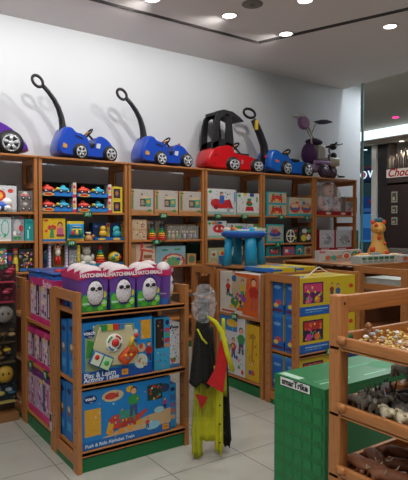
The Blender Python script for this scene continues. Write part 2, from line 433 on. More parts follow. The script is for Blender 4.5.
carton(12, 24, s1, .26, '#8b9095', [('e', .45, .55, .3, .3, '#b9bcc0'), ('e', .75, .5, .2, .13, '#c22a30'), ('r', .1, .06, .75, .16, '#1f8f4a'), ('r', 0, .87, 1, 1, '#4a4f55'), ('e', .2, .3, .12, .1, '#f0f0ee'), ('e', .75, .93, .1, .04, '#c22a30')], 'rattle_box', 'grey box with a red mitt shape next to the teal box')
carton(24.6, 33.5, s1, .225, '#149a9a', [('r', .3, .1, .45, .5, '#b9e8e4'), ('r', .1, .8, .9, .9, '#0f8080'), ('r', .5, .55, .6, .65, '#e8f8f6')], 'teal_box', 'plain teal narrow box beside the left post', depth=.12)
carton(-14, 6.5, s2, .25, '#2f8050', [('s', 11, 46, ['#ffffff', '#e8d8e0', '#4a7ac8', '#e9b62a', '#c84a5a'], .55, .1, .98, .9, .016)], 'bead_maze_box', 'green box dotted with white and coloured beads, bottom left shelf')
carton(7.2, 12, s2, .2, '#173468', [('e', .5, .3, .33, .16, '#d8402e'), ('e', .5, .72, .33, .16, '#c83a2e')], 'ball_pack', 'narrow navy pack with two red balls')
def doll(px, z, cols, label, hgt=.25, y=None):
    y = y or Yb+.09; x = at(px, 220, 1, y)[0]
    t = thing('toy_figure', label, 'toy figure', (x, y, z))
    MB().lathe([(.045, 0), (.05, .02), (.035, hgt*.45), (.02, hgt*.68)], cols[0], n=14).build('body', t)
    MB().ell((0, 0, hgt*.8), (.03, .03, hgt*.15), cols[1]).build('head', t)
    for q in (-.055, .055): MB().ell((q, 0, hgt*.5), (.018, .018, hgt*.18), cols[0]).build('arm', t)
    MB().ell((0, .005, hgt*.9), (.034, .034, hgt*.08), cols[2]).build('hat', t)
    return t
doll(15.2, s2, ('#d8bf3a', '#d8a080', '#c84a4a'), 'slim yellow toy figure on the bottom left shelf')
carton(18.6, 33, s2, .235, '#16201a', [('s', 5, 42, ['#3a9a4a', '#c83a3a', '#d8b83a', '#3a6ac8', '#c87ab0'], .05, .2, .9, .85, .013), ('r', .05, .04, .6, .16, '#2a6ab0')], 'flower_set_box', 'black box scattered with small coloured flowers beside the left post')

# ---- second bay
s0, s1, s2 = SH[1]
def tray_set(px0, px1, z, label, first=None):
    y = Yb+.02; xa, xb = at(px0, 220, 1, y)[0], at(px1, 220, 1, y)[0]; w = xb-xa; x = (xa+xb)/2; h = .158
    t = thing('toy_vehicle_set', label, 'toy set', (x, y, z), 0, 'blue trays each holding a red and a blue toy vehicle')
    mb = MB().box(-w/2, w/2, .13, .14, 0, h, '#1b1c22').box(-w/2, w/2, 0, .14, 0, .008, '#1d5fb4').box(w/2-.035, w/2, .0, .14, 0, h, '#e8d5c8').box(-w/2, -w/2+.004, .02, .14, 0, h, '#1d1d24')
    mb.add([(-w/2, 0, 0), (w/2-.035, 0, 0), (w/2-.035, 0, .055), (-w/2, 0, .05)], [(0,1,2,3)], '#1d6fc4')
    mb.art(w, h, [('e', .2, .16, .17, .12, '#d8b83a'), ('e', .2, .16, .12, .08, '#c8323a'), ('r', .4, .05, .85, .25, '#2a7fd0'), ('r', .89, .0, 1, .2, '#c8323a'), ('e', .94, .7, .04, .12, '#d83a3a'), ('e', .94, .42, .04, .12, '#e9b62a')])
    mb.box(-w/2, w/2, .02, .14, h-.003, h, '#25262c')
    mb.build('tray', t)
    a = MB().ell((-w*.27, .06, .075), (.075, .05, .04), '#d33a22').ell((-w*.27-.01, .06, .10), (.03, .03, .035), '#e8482a').ell((-w*.27+.05, .05, .068), (.03, .04, .02), '#f0b03a')
    toy_wheels(a, (-w*.27-.04, -w*.27+.04), .01, .06, .02); a.build('red_vehicle', t)
    a = MB().ell((w*.16, .06, .075), (.08, .05, .036), '#25a3c8').ell((w*.16, .06, .105), (.03, .03, .03), '#3ac0d8').ell((w*.16-.06, .05, .085), (.02, .03, .02), '#e8c83a')
    toy_wheels(a, (w*.16-.04, w*.16+.04), .01, .06, .02); a.build('blue_vehicle', t)
    return t
for (p0, p1, k, lb) in ((41.5, 76.5, 0, 'lower left'), (41.5, 76.5, 1, 'upper left'), (77.5, 111.5, 0, 'lower right'), (77.5, 111.5, 1, 'upper right')):
    tray_set(p0, p1, s0+k*.162, 'blue tray of red and blue toy vehicles, %s of the four stacked' % lb)
for k, lb in ((0, 'lower of the two yellow framed boxes at the end of the blue trays'), (1, 'upper of the two yellow framed boxes at the end of the blue trays')):
    carton(112.3, 122.5, s0+k*.15, .147, '#d9c12e', [('r', .12, .12, .8, .85, '#3a2c20'), ('r', .3, .25, .6, .7, '#5a4a88'), ('e', .45, .5, .15, .15, '#b86a4a')], 'window_toy_box', lb, depth=.14, y=Yb+.02, side='#c8ccd0')
carton(42.5, 65.5, s1, .245, '#dcb51e', [('r', 0, 0, 1, .1, '#1d6fb8'), ('e', .4, .6, .2, .12, '#c8322a'), ('p', [(.3, .15), (.5, .15), (.45, .6), (.35, .6)], '#2f8f5a'), ('e', .76, .72, .12, .13, '#5a3320'), ('e', .76, .68, .09, .1, '#d9906a'), ('r', .62, .3, .9, .58, '#c85a8a'), ('r', .6, .2, .95, .3, '#7a2f4a'), ('e', .15, .45, .07, .07, '#d84a3a'), ('e', .15, .9, .1, .05, '#b8402a')], 'yellow_toy_box', 'yellow box printed with a dark haired child and red toy', depth=.14)
def houselike(t, w, h, d):
    MB().rbox(-w*.42, w*.42, -.03, -.001, .06, h-.03, '#2390c8', .01).build('toy_face', t)
    m = MB()
    for i, c in enumerate(('#c8322a', '#e9b62a', '#2f8f4a')): m.ell((-w*.25+i*w*.25, -.035, .09), (.018, .01, .028), c)
    m.box(-w*.3, w*.3, -.036, -.03, h*.55, h*.62, '#d8d23a').box(-w*.25, w*.25, -.036, -.03, h*.72, h*.76, '#c8ccd0'); m.build('keys', t)
carton(67, 84, s1, .215, '#1b96b4', [('r', 0, .86, 1, 1, '#e0c030'), ('r', 0, 0, 1, .12, '#d8b02c')], 'activity_house_box', 'teal toy box with a yellow roof strip and bright keys', depth=.12, parts=houselike)
doll(88.2, s1, ('#b0824a', '#d8b08a', '#e8e0d0'), 'tiny tan toy figure beside the teal toy box', .10, Yb+.05)
def plush_in_tray(t, w, h, d):
    MB().ell((-w*.22, -.02, .075), (.045, .035, .045), '#e0b030').ell((-w*.22, -.02, .135), (.035, .03, .035), '#e8bb3a').build('yellow_doll', t)
    MB().ell((w*.22, -.02, .07), (.055, .035, .05), '#2aa0b0').ell((w*.20, -.02, .13), (.04, .03, .04), '#35b4c0').ell((w*.14, -.03, .12), (.02, .01, .03), '#55c8d0').build('teal_elephant', t)
    m = MB().box(-w/2, w/2, -.07, -.064, 0, .035, '#1a65ae').box(-w/2, w/2, -.07, 0, 0, .005, '#1a65ae'); m.art(w, .035, [('e', .2, .5, .12, .3, '#e9c83a'), ('e', .65, .5, .12, .3, '#e9c83a')], y=-.07)
    m.build('tray_front', t)
carton(92.5, 125, s1, .20, '#163a6a', [('r', .42, .2, .52, 1, '#c8a83a'), ('r', .88, .2, 1, 1, '#c8a83a'), ('e', .47, .85, .05, .1, '#c8322a'), ('e', .94, .85, .05, .1, '#c8322a'), ('e', .1, .8, .06, .08, '#4a7ad0')], 'plush_toy_tray', 'navy tray box holding a yellow doll and a teal elephant', depth=.1, y=Yb+.1, parts=plush_in_tray)
# white ladder toy with a hanging acrobat
t = thing('acrobat_toy', 'white ladder frame toy with a red trousered figure', 'toy', ((at(49,220,1,Yb+.06)[0]+at(66,220,1,Yb+.06)[0])/2, Yb+.06, s2))
hw = (at(66,220,1,Yb+.06)[0]-at(49,220,1,Yb+.06)[0])/2
m = MB()
for s in (-1, 1):
    m.box(s*hw-.012, s*hw+.012, -.02, .02, 0, .285, '#cfc8e0'); m.box(s*hw-.02, s*hw+.02, -.05, .05, 0, .012, '#cfc8e0')
    for k in range(7): m.box(s*hw-.0125, s*hw+.0125, -.021, .021, .03+k*.035, .036+k*.035, '#8f88a8')
m.box(-hw, hw, -.008, .008, .24, .255, '#cfc8e0'); m.build('frame', t)
MB().ell((0, 0, .235), (.022, .02, .025), '#5a3320').ell((0, -.006, .228), (.018, .016, .02), '#e0a080').build('head', t)
MB().lathe([(.02, .12), (.032, .16), (.022, .21)], '#e0d8c8', n=12).tube([(-.03,0,.245), (-.028,0,.18)], .008, '#e0a080').tube([(.03,0,.245), (.028,0,.18)], .008, '#e0a080').build('torso', t)
MB().tube([(-.012, 0, .125), (-.016, 0, .04)], .014, '#d0201c').tube([(.014, 0, .125), (.02, 0, .03)], .014, '#d0201c').build('trousers', t)
carton(43, 52, s2, .2, '#1b4e8a', [('e', .5, .6, .4, .2, '#3a9ab0'), ('s', 8, 12, PAL, .1, .1, .9, .9, .012)], 'blue_puzzle_box', 'blue box behind the left side of the white ladder toy', depth=.1, y=Yb+.14)
carton(52.5, 66.5, s2, .22, '#b89a58', [('r', .1, .1, .9, .9, '#8a6a38'), ('s', 9, 10, PAL, .1, .1, .9, .9, .012)], 'tan_puzzle_box', 'tan box behind the white ladder toy', depth=.1, y=Yb+.14)
carton(68.5, 80, s2, .24, '#4a5058', [('r', .0, 0, .75, .78, '#7d858c'), ('s', 12, 26, ['#c8a0b8', '#a8b8a0', '#c86a6a', '#d8d8d0'], .06, .05, .7, .72, .010), ('r', .76, 0, 1, 1, '#d8bc2a'), ('e', .88, .75, .05, .03, '#4a3a18'), ('e', .88, .5, .05, .03, '#4a3a18'), ('e', .88, .25, .05, .03, '#4a3a18')], 'sticker_pack', 'grey pack with a yellow dotted edge next to the ladder toy')
t = thing('plush_bear', 'white seated plush toy on the second shelf bay', 'plush toy', (at(86,220,1,Yb+.1)[0], Yb+.1, s2))
MB().ell((0, 0, .07), (.07, .055, .07), '#c6c2b8').ell((0, -.005, .165), (.05, .045, .05), '#cbc7bd').ell((-.06, -.04, .03), (.035, .045, .03), '#c6c2b8').ell((.06, -.04, .03), (.035, .045, .03), '#c6c2b8').ell((-.065, -.02, .1), (.02, .03, .04), '#c6c2b8').ell((.065, -.02, .1), (.02, .03, .04), '#c6c2b8').build('body', t)
MB().ell((-.04, 0, .21), (.018, .01, .02), '#bdb9af').ell((.04, 0, .21), (.018, .01, .02), '#bdb9af').build('ears', t)
def stacker(x, y, z, label, cols=('#c8281e', '#e87a1e', '#e8c02a', '#3aa04a', '#1f8a9a'), sc=1., topc='#c8281e', card=None):
    t = thing('ring_stacker', label, 'stacking toy', (x, y, z))
    MB().lathe([(.055*sc, 0), (.055*sc, .012)], '#b83a2a', n=18).build('base', t)
    for i, c in enumerate(cols):
        r = (.05-.006*i)*sc; zz = .012+i*.024*sc
        MB().lathe([(r*.6, zz), (r, zz+.006*sc), (r, zz+.018*sc), (r*.6, zz+.024*sc)], c, n=18).build('ring', t)
    zz = .012+len(cols)*.024*sc
    MB().ell((0, 0, zz+.02*sc), (.022*sc, .022*sc, .024*sc), topc).build('top_ball', t)
    return t
stacker(at(100,220,1,Yb+.08)[0], Yb+.08, s2+.03, 'red topped rainbow ring stacker in the blue tray', sc=1.15)
m = B(-.24, .24, -.01, .16, 0, .03, '#1f6a98')
m.art(.48, .03, [('e', .2, .5, .1, .3, '#3aa0c8'), ('e', .8, .5, .1, .3, '#d8b83a')], y=-.01)
tag(m.build('display_tray', loc=(at(105,220,1,Yb)[0], Yb+.03, s2)), 'blue shallow tray under the ring stacker and pointed ball', 'tray')
t = thing('toy_ball', 'yellow, green and red activity ball in the blue tray', 'toy ball', (at(114,220,1,Yb+.08)[0], Yb+.08, s2+.03))
MB().lathe([(.03, 0), (.06, .02), (.075, .06), (.065, .095), (.02, .125)], '#d8b52a', n=18).build('shell', t)
MB().ell((-.03, -.045, .055), (.03, .03, .03), '#2f8f6a').ell((.04, -.04, .06), (.028, .03, .028), '#c83a2a').ell((.0, -.05, .085), (.03, .025, .02), '#2a7fb8').build('knobs', t)

# ---- third bay
s0, s1, s2 = SH[2]
for (p0, p1, lb) in ((129.8, 153.6, 'leftmost of the three matching kraft boxes'), (154.4, 178, 'middle one of the three matching kraft boxes'), (178.8, 202.6, 'rightmost of the three matching kraft boxes')):
    carton(p0, p1, s0, .285, '#b98a5c', [('r', .16, .16, 1, 1, '#b9b0a8'), ('r', .42, .3, .88, .62, '#4a3a30'), ('r', .66, .32, .9, .66, '#3f9a86'), ('e', .78, .5, .07, .08, '#c8a03a'), ('r', .45, .36, .6, .56, '#9a8a78'), ('p', [(.45, .62), (.9, .66), (.82, .74), (.52, .72)], '#d0b890'), ('r', .06, .2, .13, .8, '#5a8a5a'), ('e', .84, .12, .1, .07, '#3a8a3a'), ('e', .12, .9, .06, .04, '#3a7a3a'), ('e', .5, .8, .05, .03, '#5a5048'), ('r', .0, 0, .9, .1, '#a8784c')],
           'wooden_toy_box', 'kraft box printed with a wooden activity cube, ' + lb, group='three matching kraft boxes', depth=.2, side='#a97a50')
def two_panel(cols): return [('r', .06, .52, .96, .97, cols[0]), ('r', .06, .04, .96, .48, cols[0]), ('s', 21, 14, ['#b8262a', '#2a2420', '#d8d0c0'], .3, .6, .85, .9, .012), ('s', 22, 14, ['#b8262a', '#2a2420', '#d8d0c0'], .3, .12, .85, .42, .012)]
carton(131.2, 147, s1, .245, '#a87c50', two_panel(['#c0a888']), 'double_picture_box', 'kraft box with two red and black pictures one above the other')
for px, lb in ((152, 'left one of the pair of rainbow ring stackers on cards'), (161.5, 'right one of the pair of rainbow ring stackers on cards')):
    x = at(px, 220, 1, Yb+.05)[0]
    t = stacker(x, Yb+.05, s1, 'rainbow ring stacker, ' + lb, ('#d83a1e', '#e87a1e', '#e8c02a', '#2f9a4a', '#1f7a4a', '#1a4a6a'), 1.05, '#2a2a2a')
    m = B(-.056, .056, .06, .066, 0, .235, '#a89880'); m.art(.112, .235, [('e', .5, .9, .35, .07, '#d8d0c8')], y=.06); m.build('backing_card', t)
for i, (p0, p1, lb, cols) in enumerate(((167.5, 181.5, 'clear pack of wooden figures beside the rainbow stackers', ['#7a9a5a', '#c8a880']), (182, 190, 'narrow clear pack of dark and white pieces', ['#2a2a2a', '#d8d0c8']), (190.5, 198.5, 'clear pack of pale pieces, last on its shelf', ['#b0a0a8', '#6a6a7a']))):
    y = Yb+.04; xa, xb = at(p0,220,1,y)[0], at(p1,220,1,y)[0]; w = xb-xa
    t = thing('wooden_toy_pack', lb, 'toy pack', ((xa+xb)/2, y, s1))
    m = B(-w/2, w/2, .07, .075, 0, .19, '#8a7458'); m.art(w, .19, [('s', 30+i, 16, cols+['#c8b8a0'], .1, .1, .9, .9, .012)], y=.07); m.build('card', t)
    m = MB(); 
    for k in range(3): m.ell((-w*.28+k*w*.28, .035, .04), (w*.11, .02, .035), cols[k % 2]).ell((-w*.28+k*w*.28, .035, .09), (w*.09, .018, .02), '#c8b090')
    m.build('figures', t)
    B(-w/2, w/2, 0, .07, 0, .17, clear()).build('clear_cover', t)
carton(131, 155.5, s2, .27, '#b08660', [('r', .2, .1, .98, .96, '#c9b09a'), ('r', .3, .12, .9, .3, '#b8382a'), ('p', [(.35, .3), (.45, .3), (.5, .75), (.4, .75)], '#b8382a'), ('p', [(.35, .7), (.9, .6), (.9, .68), (.35, .8)], '#c84a3a'), ('r', .5, .35, .85, .5, '#8a5a3a'), ('e', .4, .15, .07, .06, '#3a3a3a'), ('e', .8, .15, .07, .06, '#3a3a3a'), ('r', .6, .8, .9, .9, '#8a8078')], 'wooden_crane_box', 'kraft box printed with a red wooden crane truck')
carton(155.5, 185.5, s2, .235, '#7fa6b0', [('e', .6, .2, .4, .42, '#b8402f'), ('e', .6, .2, .32, .34, '#c8c0a8'), ('e', .6, .18, .22, .25, '#5a9a6a'), ('e', .3, .8, .12, .05, '#2f7a5a'), ('e', .72, .82, .12, .05, '#3a8a4a'), ('r', .3, .3, .45, .4, '#b8302a'), ('r', .7, .25, .82, .38, '#2a5a9a'), ('s', 41, 16, ['#2f7a5a', '#c83a2a', '#e0d8c0', '#c8a03a'], .25, .1, .95, .5, .012)], 'train_track_box', 'light blue box printed with a round red train track', depth=.1)
carton(187.5, 196, s2, .13, '#a8905a', [('e', .5, .5, .4, .4, '#b03a2a'), ('e', .5, .5, .3, .3, '#3a7a5a')], 'small_picture_box', 'small tan box right of the light blue track box', depth=.1)
carton(186, 202, s2, .25, '#154a35', [('r', .1, .1, .9, .3, '#0f3a2a')], 'green_box', 'dark green box at the back of the kraft box bay', depth=.08, y=Yb+.28)

# ---- fourth bay
s0, s1, s2 = SH[3]
carton(207, 236.2, s0, .335, '#cfd0d0', [('r', 0, 0, 1, .13, '#8fb0a8'), ('r', .9, .05, 1, 1, '#b8c0c4'), ('e', .3, .45, .19, .17, '#b8262b'), ('p', [(.2, .25), (.85, .25), (.72, .6), (.3, .5)], '#c0262b'), ('e', .3, .3, .08, .09, '#8a2020'), ('p', [(.7, .6), (.78, .62), (.9, .25), (.8, .25)], '#a81f24'), ('r', .42, .45, .58, .75, '#2f5fa8'), ('e', .49, .83, .06, .07, '#4a3020'), ('e', .5, .8, .05, .05, '#d09a78'), ('e', .1, .88, .06, .05, '#2a9a4a'), ('e', .73, .2, .06, .09, '#8aa0a8'), ('s', 44, 10, ['#2a8a4a', '#e0a02a', '#3a6ac0'], .6, .68, .85, .9, .01), ('r', .93, .5, .98, .9, '#5a8ac0')],
       'ride_on_box', 'large white box printed with a child on a red ride-on toy', depth=.2)
carton(237, 259.5, s0, .295, '#cdcfce', [('r', 0, 0, 1, .12, '#8fb098'), ('p', [(.35, .2), (.75, .2), (.7, .4), (.4, .4)], '#b8262b'), ('e', .54, .52, .15, .1, '#2f7a3a'), ('e', .54, .7, .1, .08, '#2f8a4a'), ('e', .52, .6, .12, .05, '#b8262b'), ('r', .56, .85, .75, 1, '#2a4a88'), ('r', .28, .88, .42, 1, '#d8b83a'), ('e', .1, .88, .07, .06, '#2a9a4a'), ('r', .85, .6, .92, .85, '#4a9a5a'), ('s', 45, 12, ['#6a8a7a', '#a8b0b0', '#b85a4a'], .1, .2, .3, .8, .01)],
       'stacking_toy_box', 'white box printed with a red and green stacking tower', depth=.2)
carton(207.5, 226.5, s1, .225, '#c6c8c8', [('e', .6, .55, .33, .25, '#b8222a'), ('r', .3, .4, .9, .6, '#c0262c'), ('e', .5, .55, .06, .08, '#e8c8c0'), ('e', .75, .55, .06, .08, '#e8c8c0'), ('r', 0, 0, 1, .16, '#8ab0a0'), ('e', .35, .85, .15, .07, '#d87a2a'), ('e', .65, .88, .15, .06, '#2a5a8a'), ('e', .1, .85, .08, .08, '#2a9a4a')], 'red_toy_box', 'white box printed with a red rounded toy under the large ride-on box')
carton(227, 246.5, s1, .19, '#b8bebc', [('e', .62, .35, .22, .22, '#5a2a22'), ('e', .6, .7, .25, .16, '#4a9a4a'), ('r', 0, 0, 1, .16, '#7aa890'), ('r', .2, .5, .3, .9, '#3a7a4a'), ('e', .45, .55, .1, .12, '#8a2a2a'), ('e', .2, .3, .08, .1, '#b84a3a')], 'green_hat_toy_box', 'grey box printed with a green and dark red toy behind the activity table')
carton(247, 253.5, s1, .185, '#c3c3bd', [('r', .2, .3, .8, .8, '#4a2a22'), ('e', .5, .2, .3, .1, '#b84a3a')], 'slim_white_box', 'slim white box beside the olive green box')
carton(254, 261.5, s1, .18, '#5f7f45', [('r', .1, .1, .9, .3, '#8aa060'), ('e', .5, .6, .3, .2, '#4a6a35')], 'olive_box', 'olive green box at the right end of the fourth bay')
carton(208, 229, s2, .19, '#a89a70', [('r', .03, .3, .97, .95, '#9aa88a'), ('r', .15, .4, .4, .8, '#c8c0a0'), ('r', .55, .4, .95, .8, '#d8b82a'), ('e', .7, .6, .1, .15, '#c83a3a'), ('e', .27, .55, .08, .12, '#8a4a3a')], 'tan_picture_box', 'tan box with a yellow picture left of the activity table legs')
carton(230, 243, s2, .20, '#80a0a0', [('e', .4, .55, .28, .3, '#b0b8a8'), ('s', 51, 12, ['#b83a3a', '#d8c83a', '#5a7a5a'], .1, .1, .9, .9, .014)], 'round_toy_box', 'grey green box seen between the activity table legs')
carton(246, 259, s2, .22, '#8a7a60', [('r', .1, .1, .9, .9, '#c8bfae'), ('r', .3, .15, .7, .6, '#5a2a24'), ('e', .5, .72, .15, .12, '#2a2420')], 'framed_picture_box', 'tan framed box seen between the right legs of the activity table')

# ---- fifth bay
s0, s1, s2 = SH[4]
for k, (lb, hh) in enumerate((('lower of two stacked teal edged boxes under the light blue car', .168), ('upper of two stacked teal edged boxes under the light blue car', .165))):
    carton(266.3, 286.5, s0+k*.17, hh, '#2a98a0', [('r', .1, .08, 1, .92, '#b8a282'), ('e', .52, .45, .2, .28, '#b82a22'), ('p', [(.2, .1), (.3, .1), (.38, .7), (.3, .8)], '#b82a22'), ('p', [(.8, .1), (.72, .1), (.68, .7), (.75, .8)], '#b82a22'), ('e', .33, .75, .06, .1, '#3a7a4a'), ('e', .7, .75, .06, .1, '#2a6a9a'), ('e', .52, .3, .09, .12, '#d8a83a')], 'teal_edged_box', lb + ' with red toy pictures', depth=.2)
carton(287.4, 313.3, s0, .27, '#b6a688', [('r', 0, 0, 1, .13, '#2a98a0'), ('r', 0, .0, .05, 1, '#2a98a0'), ('e', .28, .45, .2, .27, '#b0302a'), ('e', .28, .55, .15, .13, '#c8a88a'), ('e', .72, .45, .2, .27, '#b0302a'), ('e', .72, .55, .15, .13, '#b89878'), ('r', .14, .35, .42, .45, '#2a5a9a'), ('r', .58, .35, .86, .45, '#2a5a9a'), ('e', .62, .72, .06, .1, '#2a6ab0'), ('e', .36, .72, .06, .08, '#c84a2a'), ('e', .5, .88, .08, .05, '#6aa08a')], 'twin_picture_box', 'wide kraft box printed with two red ships', depth=.2)
carton(266, 284, s1, .265, '#2a98a0', [('r', .1, .12, .95, .92, '#b0a48c'), ('e', .5, .5, .33, .16, '#2a4a9a'), ('e', .5, .62, .2, .12, '#b83a30'), ('p', [(.2, .5), (.35, .8), (.4, .5)], '#3a6ab0'), ('r', .3, .2, .8, .3, '#5a7a8a')], 'plane_toy_box', 'teal box printed with a blue and red plane')
carton(285, 298.3, s1, .23, '#1e1e1c', [('e', .42, .42, .33, .42, '#d8d4c8'), ('e', .42, .42, .26, .33, '#1e1e1c'), ('e', .42, .42, .1, .12, '#d8d4c8'), ('r', .38, .05, .46, .8, '#d8d4c8'), ('r', .12, .38, .72, .46, '#d8d4c8'), ('e', .8, .75, .1, .1, '#b83a30'), ('e', .78, .3, .1, .1, '#c8b83a')], 'wheel_picture_box', 'black box printed with a white spoked wheel')
carton(299, 312.5, s1, .225, '#222420', [('e', .35, .3, .2, .22, '#d0c63a'), ('e', .7, .35, .16, .2, '#d8d4c8'), ('e', .4, .75, .2, .15, '#c8c8be'), ('e', .75, .75, .14, .12, '#3a8a4a'), ('e', .55, .5, .1, .12, '#b84a3a')], 'farm_picture_box', 'black box with yellow and white animal pictures')
carton(266.5, 281, s2, .14, '#1f8a8e', [('r', .2, .15, .92, .85, '#3a4a4a'), ('r', .25, .2, .85, .6, '#a82f3a'), ('s', 61, 10, PAL, .25, .2, .85, .8, .012)], 'red_teal_box', 'teal framed box with a red picture right of the activity table')
carton(283, 295, s2, .13, '#6a4a5a', [('r', .08, .1, .92, .9, '#b84a5a'), ('e', .3, .5, .15, .2, '#d8c8c0'), ('e', .65, .45, .15, .2, '#3a6ab0')], 'pink_picture_box', 'small pink red box on the fifth bay lowest shelf')
carton(296, 303.5, s2, .145, '#2a9298', [('e', .5, .45, .25, .25, '#d8c88a'), ('r', .3, .2, .6, .5, '#1a5a6a')], 'small_teal_box', 'small teal box beside the pink red box')
carton(304.5, 312.5, s2, .12, '#a8967a', [('e', .5, .5, .3, .3, '#8a3a2a'), ('r', .2, .1, .8, .2, '#3a5a3a')], 'small_tan_box', 'small tan box next to the fifth bay right post')

# ---- sixth bay
s0, s1, s2 = SH[5]
t = thing('doll_gift_box', 'large pink baby doll wrapped in clear film on a red tray', 'doll', (at(331.5,220,1,Yb+.08)[0], Yb+.08, s0)); t.scale = (1.08, 1.0, 1.1)
m = B(-.31, .40, -.03, .2, 0, .055, '#a01c26'); m.art(.7, .055, [('e', .3, .5, .08, .3, '#e8d8d0'), ('e', .75, .5, .08, .3, '#d8c0b8')], y=-.03, o=(.045, 0)); m.build('tray', t)
MB().ell((-.02, .06, .34), (.105, .085, .10), '#d7aba0').ell((-.05, -.02, .33), (.012, .008, .012), '#2a2020').ell((.03, -.02, .33), (.012, .008, .012), '#2a2020').ell((-.01, -.02, .295), (.018, .008, .008), '#a84a4a').build('head', t)
MB().ell((-.02, .06, .41), (.09, .07, .045), '#dba9a6').build('bonnet', t)
MB().ell((-.03, .07, .15), (.17, .09, .12), '#b9bcc4').ell((-.18, .05, .17), (.07, .05, .1), '#d3a9a4').ell((.13, .05, .17), (.07, .05, .1), '#d3a9a4').ell((-.12, .0, .09), (.08, .05, .045), '#d0aca8').ell((.08, .0, .09), (.08, .05, .045), '#d0aca8').build('body', t)
m = MB(); rd = random.Random(4)
for i in range(40): m.ell((rd.uniform(-.17, .11), -.015+rd.uniform(0, .01), rd.uniform(.08, .22)), (.016, .006, .016), rd.choice(['#8a9098', '#d8dce0', '#a0788a', '#c8c8cc']), 6, 5)
m.build('lace', t)
MB().tube([(.02, .1, .42), (.12, .1, .38), (.16, .1, .25), (.19, .1, .08)], .025, '#a0202c', flat=.4).build('red_border', t)
m = MB(); m.lathe([(.30, .05), (.31, .2), (.24, .36), (.13, .46), (.03, .47)], clear('#dfe0e4', fac=.2), n=18, sy=.42, o=(-.02, .07, 0)); m.build('clear_wrap', t)
carton(345, 357, s0+.056, .25, '#8f8b82', [('r', .1, .1, .75, .85, '#a6a39c'), ('e', .45, .5, .2, .25, '#857f86'), ('r', .8, 0, 1, 1, '#6a6a2a'), ('e', .35, .2, .15, .06, '#a84a5a')], 'grey_doll_box', 'grey box behind the right side of the wrapped baby doll', depth=.1, y=Yb+.18)
for (p0, p1, sd, lb) in ((319.5, 335.6, 71, 'left'), (336, 353, 72, 'right')):
    carton(p0, p1, s1, .305, '#b9b9bd', [('r', 0, 0, 1, .13, '#a8202a'), ('r', .92, 0, 1, 1, '#a8202a'), ('e', .5, .52, .25, .24, '#95929a'), ('s', sd, 16, ['#7a7480', '#b89a9a', '#d8d4d8', '#5a5058'], .2, .3, .8, .8, .02), ('r', .1, .03, .6, .09, '#d8c0c0')], 'doll_stroller_box', 'grey box with red base, %s of the pair under the wrapped doll' % lb, depth=.2, side='#a8202a')
carton(353.6, 358.6, s1, .3, '#2a7a3c', [('e', .5, .3, .35, .12, '#a8342e'), ('r', .2, .6, .8, .9, '#3a8a4a')], 'narrow_green_box', 'narrow green box at the end of the red based pair', depth=.12)
carton(0, 0, 1.107, .125, '#c2c2be', [('r', .0, .80, .13, .96, '#b8202a'), ('r', .02, .86, .11, .9, '#d8a0a0'), ('e', .2, .35, .07, .22, '#b86a4a'), ('e', .33, .35, .07, .22, '#3a9a8a'), ('e', .46, .38, .07, .2, '#c88a5a'), ('e', .63, .48, .13, .42, '#3a8a9a'), ('e', .63, .48, .11, .36, '#d8d0c8'), ('e', .63, .45, .07, .25, '#c8603a'), ('e', .83, .5, .08, .4, '#2f8a7a'), ('e', .83, .42, .05, .25, '#c8944a'), ('e', .94, .5, .05, .35, '#b05a4a'), ('r', .08, .08, .5, .16, '#9aa0a0')], 'baby_toy_box', 'long white baby toy box with a red logo corner behind the yellow boxes', depth=.07, x=4.74, w=.71, y=4.06)

for (px, b, k, tx, lb) in ((88, 1, 0, '201', 'under the stacked blue vehicle trays'), (71, 1, 1, '169', 'above the yellow edged sticker pack'), (163.5, 2, 0, '203', 'under the middle kraft box'), (156.5, 2, 1, '45', 'under the pair of rainbow stackers'),
                           (218, 3, 0, '199', 'under the red ride-on box'), (244.5, 3, 0, '178', 'under the white stacking tower box'), (281, 4, 0, '59', 'under the two stacked teal edged boxes'), (307, 4, 0, '62', 'under the wide box with two ships'), (278, 4, 1, '75', 'under the plane box')):
    p = at(px, 220, 1, Yb-.006)
    price_tag(p[0], Yb-.006, SH[b][k]-.02, tx, 'small green price tag on the shelf edge ' + lb)
p = at(146, 220, 1, Yb-.006)
m = MB().prism([(-.012, -.03), (.012, -.03), (.016, .01), (.0, .03), (-.016, .01)], 0, .008, '#c0202a'); m.tube([(0, .004, .03), (0, .004, .05)], .002, '#c0202a')
tag(m.build('hanging_ornament', loc=(p[0]-.06, Yb-.018, SH[2][1]-.06)), 'tiny red ornament hanging from the shelf with the rainbow stackers', 'ornament')

# ------------------------------------------------------------------ ride-on cars on top
def wheel(t, x, y, z, r, face=-1, w=.05):
    o = MB().lathe([(r*.55, -w/2), (r*.93, -w/2), (r, -w*.3), (r, w*.3), (r*.93, w/2), (r*.55, w/2)], BLACK, 'y', (0, 0, 0), 24).build('wheel', t, (x, y, z))
    h = MB(); SIL = mat('#b9bcc0', .3, .3)
    yy = face*w/2
    h.lathe([(r*.80, yy+.004), (r*.80, yy-.003*-face), (r*.66, yy+face*.003), (r*.66, yy+.004)], SIL, 'y', (0, 0, 0), 24)
    h.lathe([(r*.24, yy), (r*.2, yy+face*.008), (.001, yy+face*.009)], SIL, 'y', (0, 0, 0), 12)
    for k in range(5):
        a = 2*PI*k/5+.3; ca, sa = math.cos(a), math.sin(a)
        h.tube([(ca*r*.15, yy+face*.004, sa*r*.15), (ca*r*.7, yy+face*.003, sa*r*.7)], [r*.13, r*.19], SIL, 6, flat=.25)
    h.build('hubcap', o)
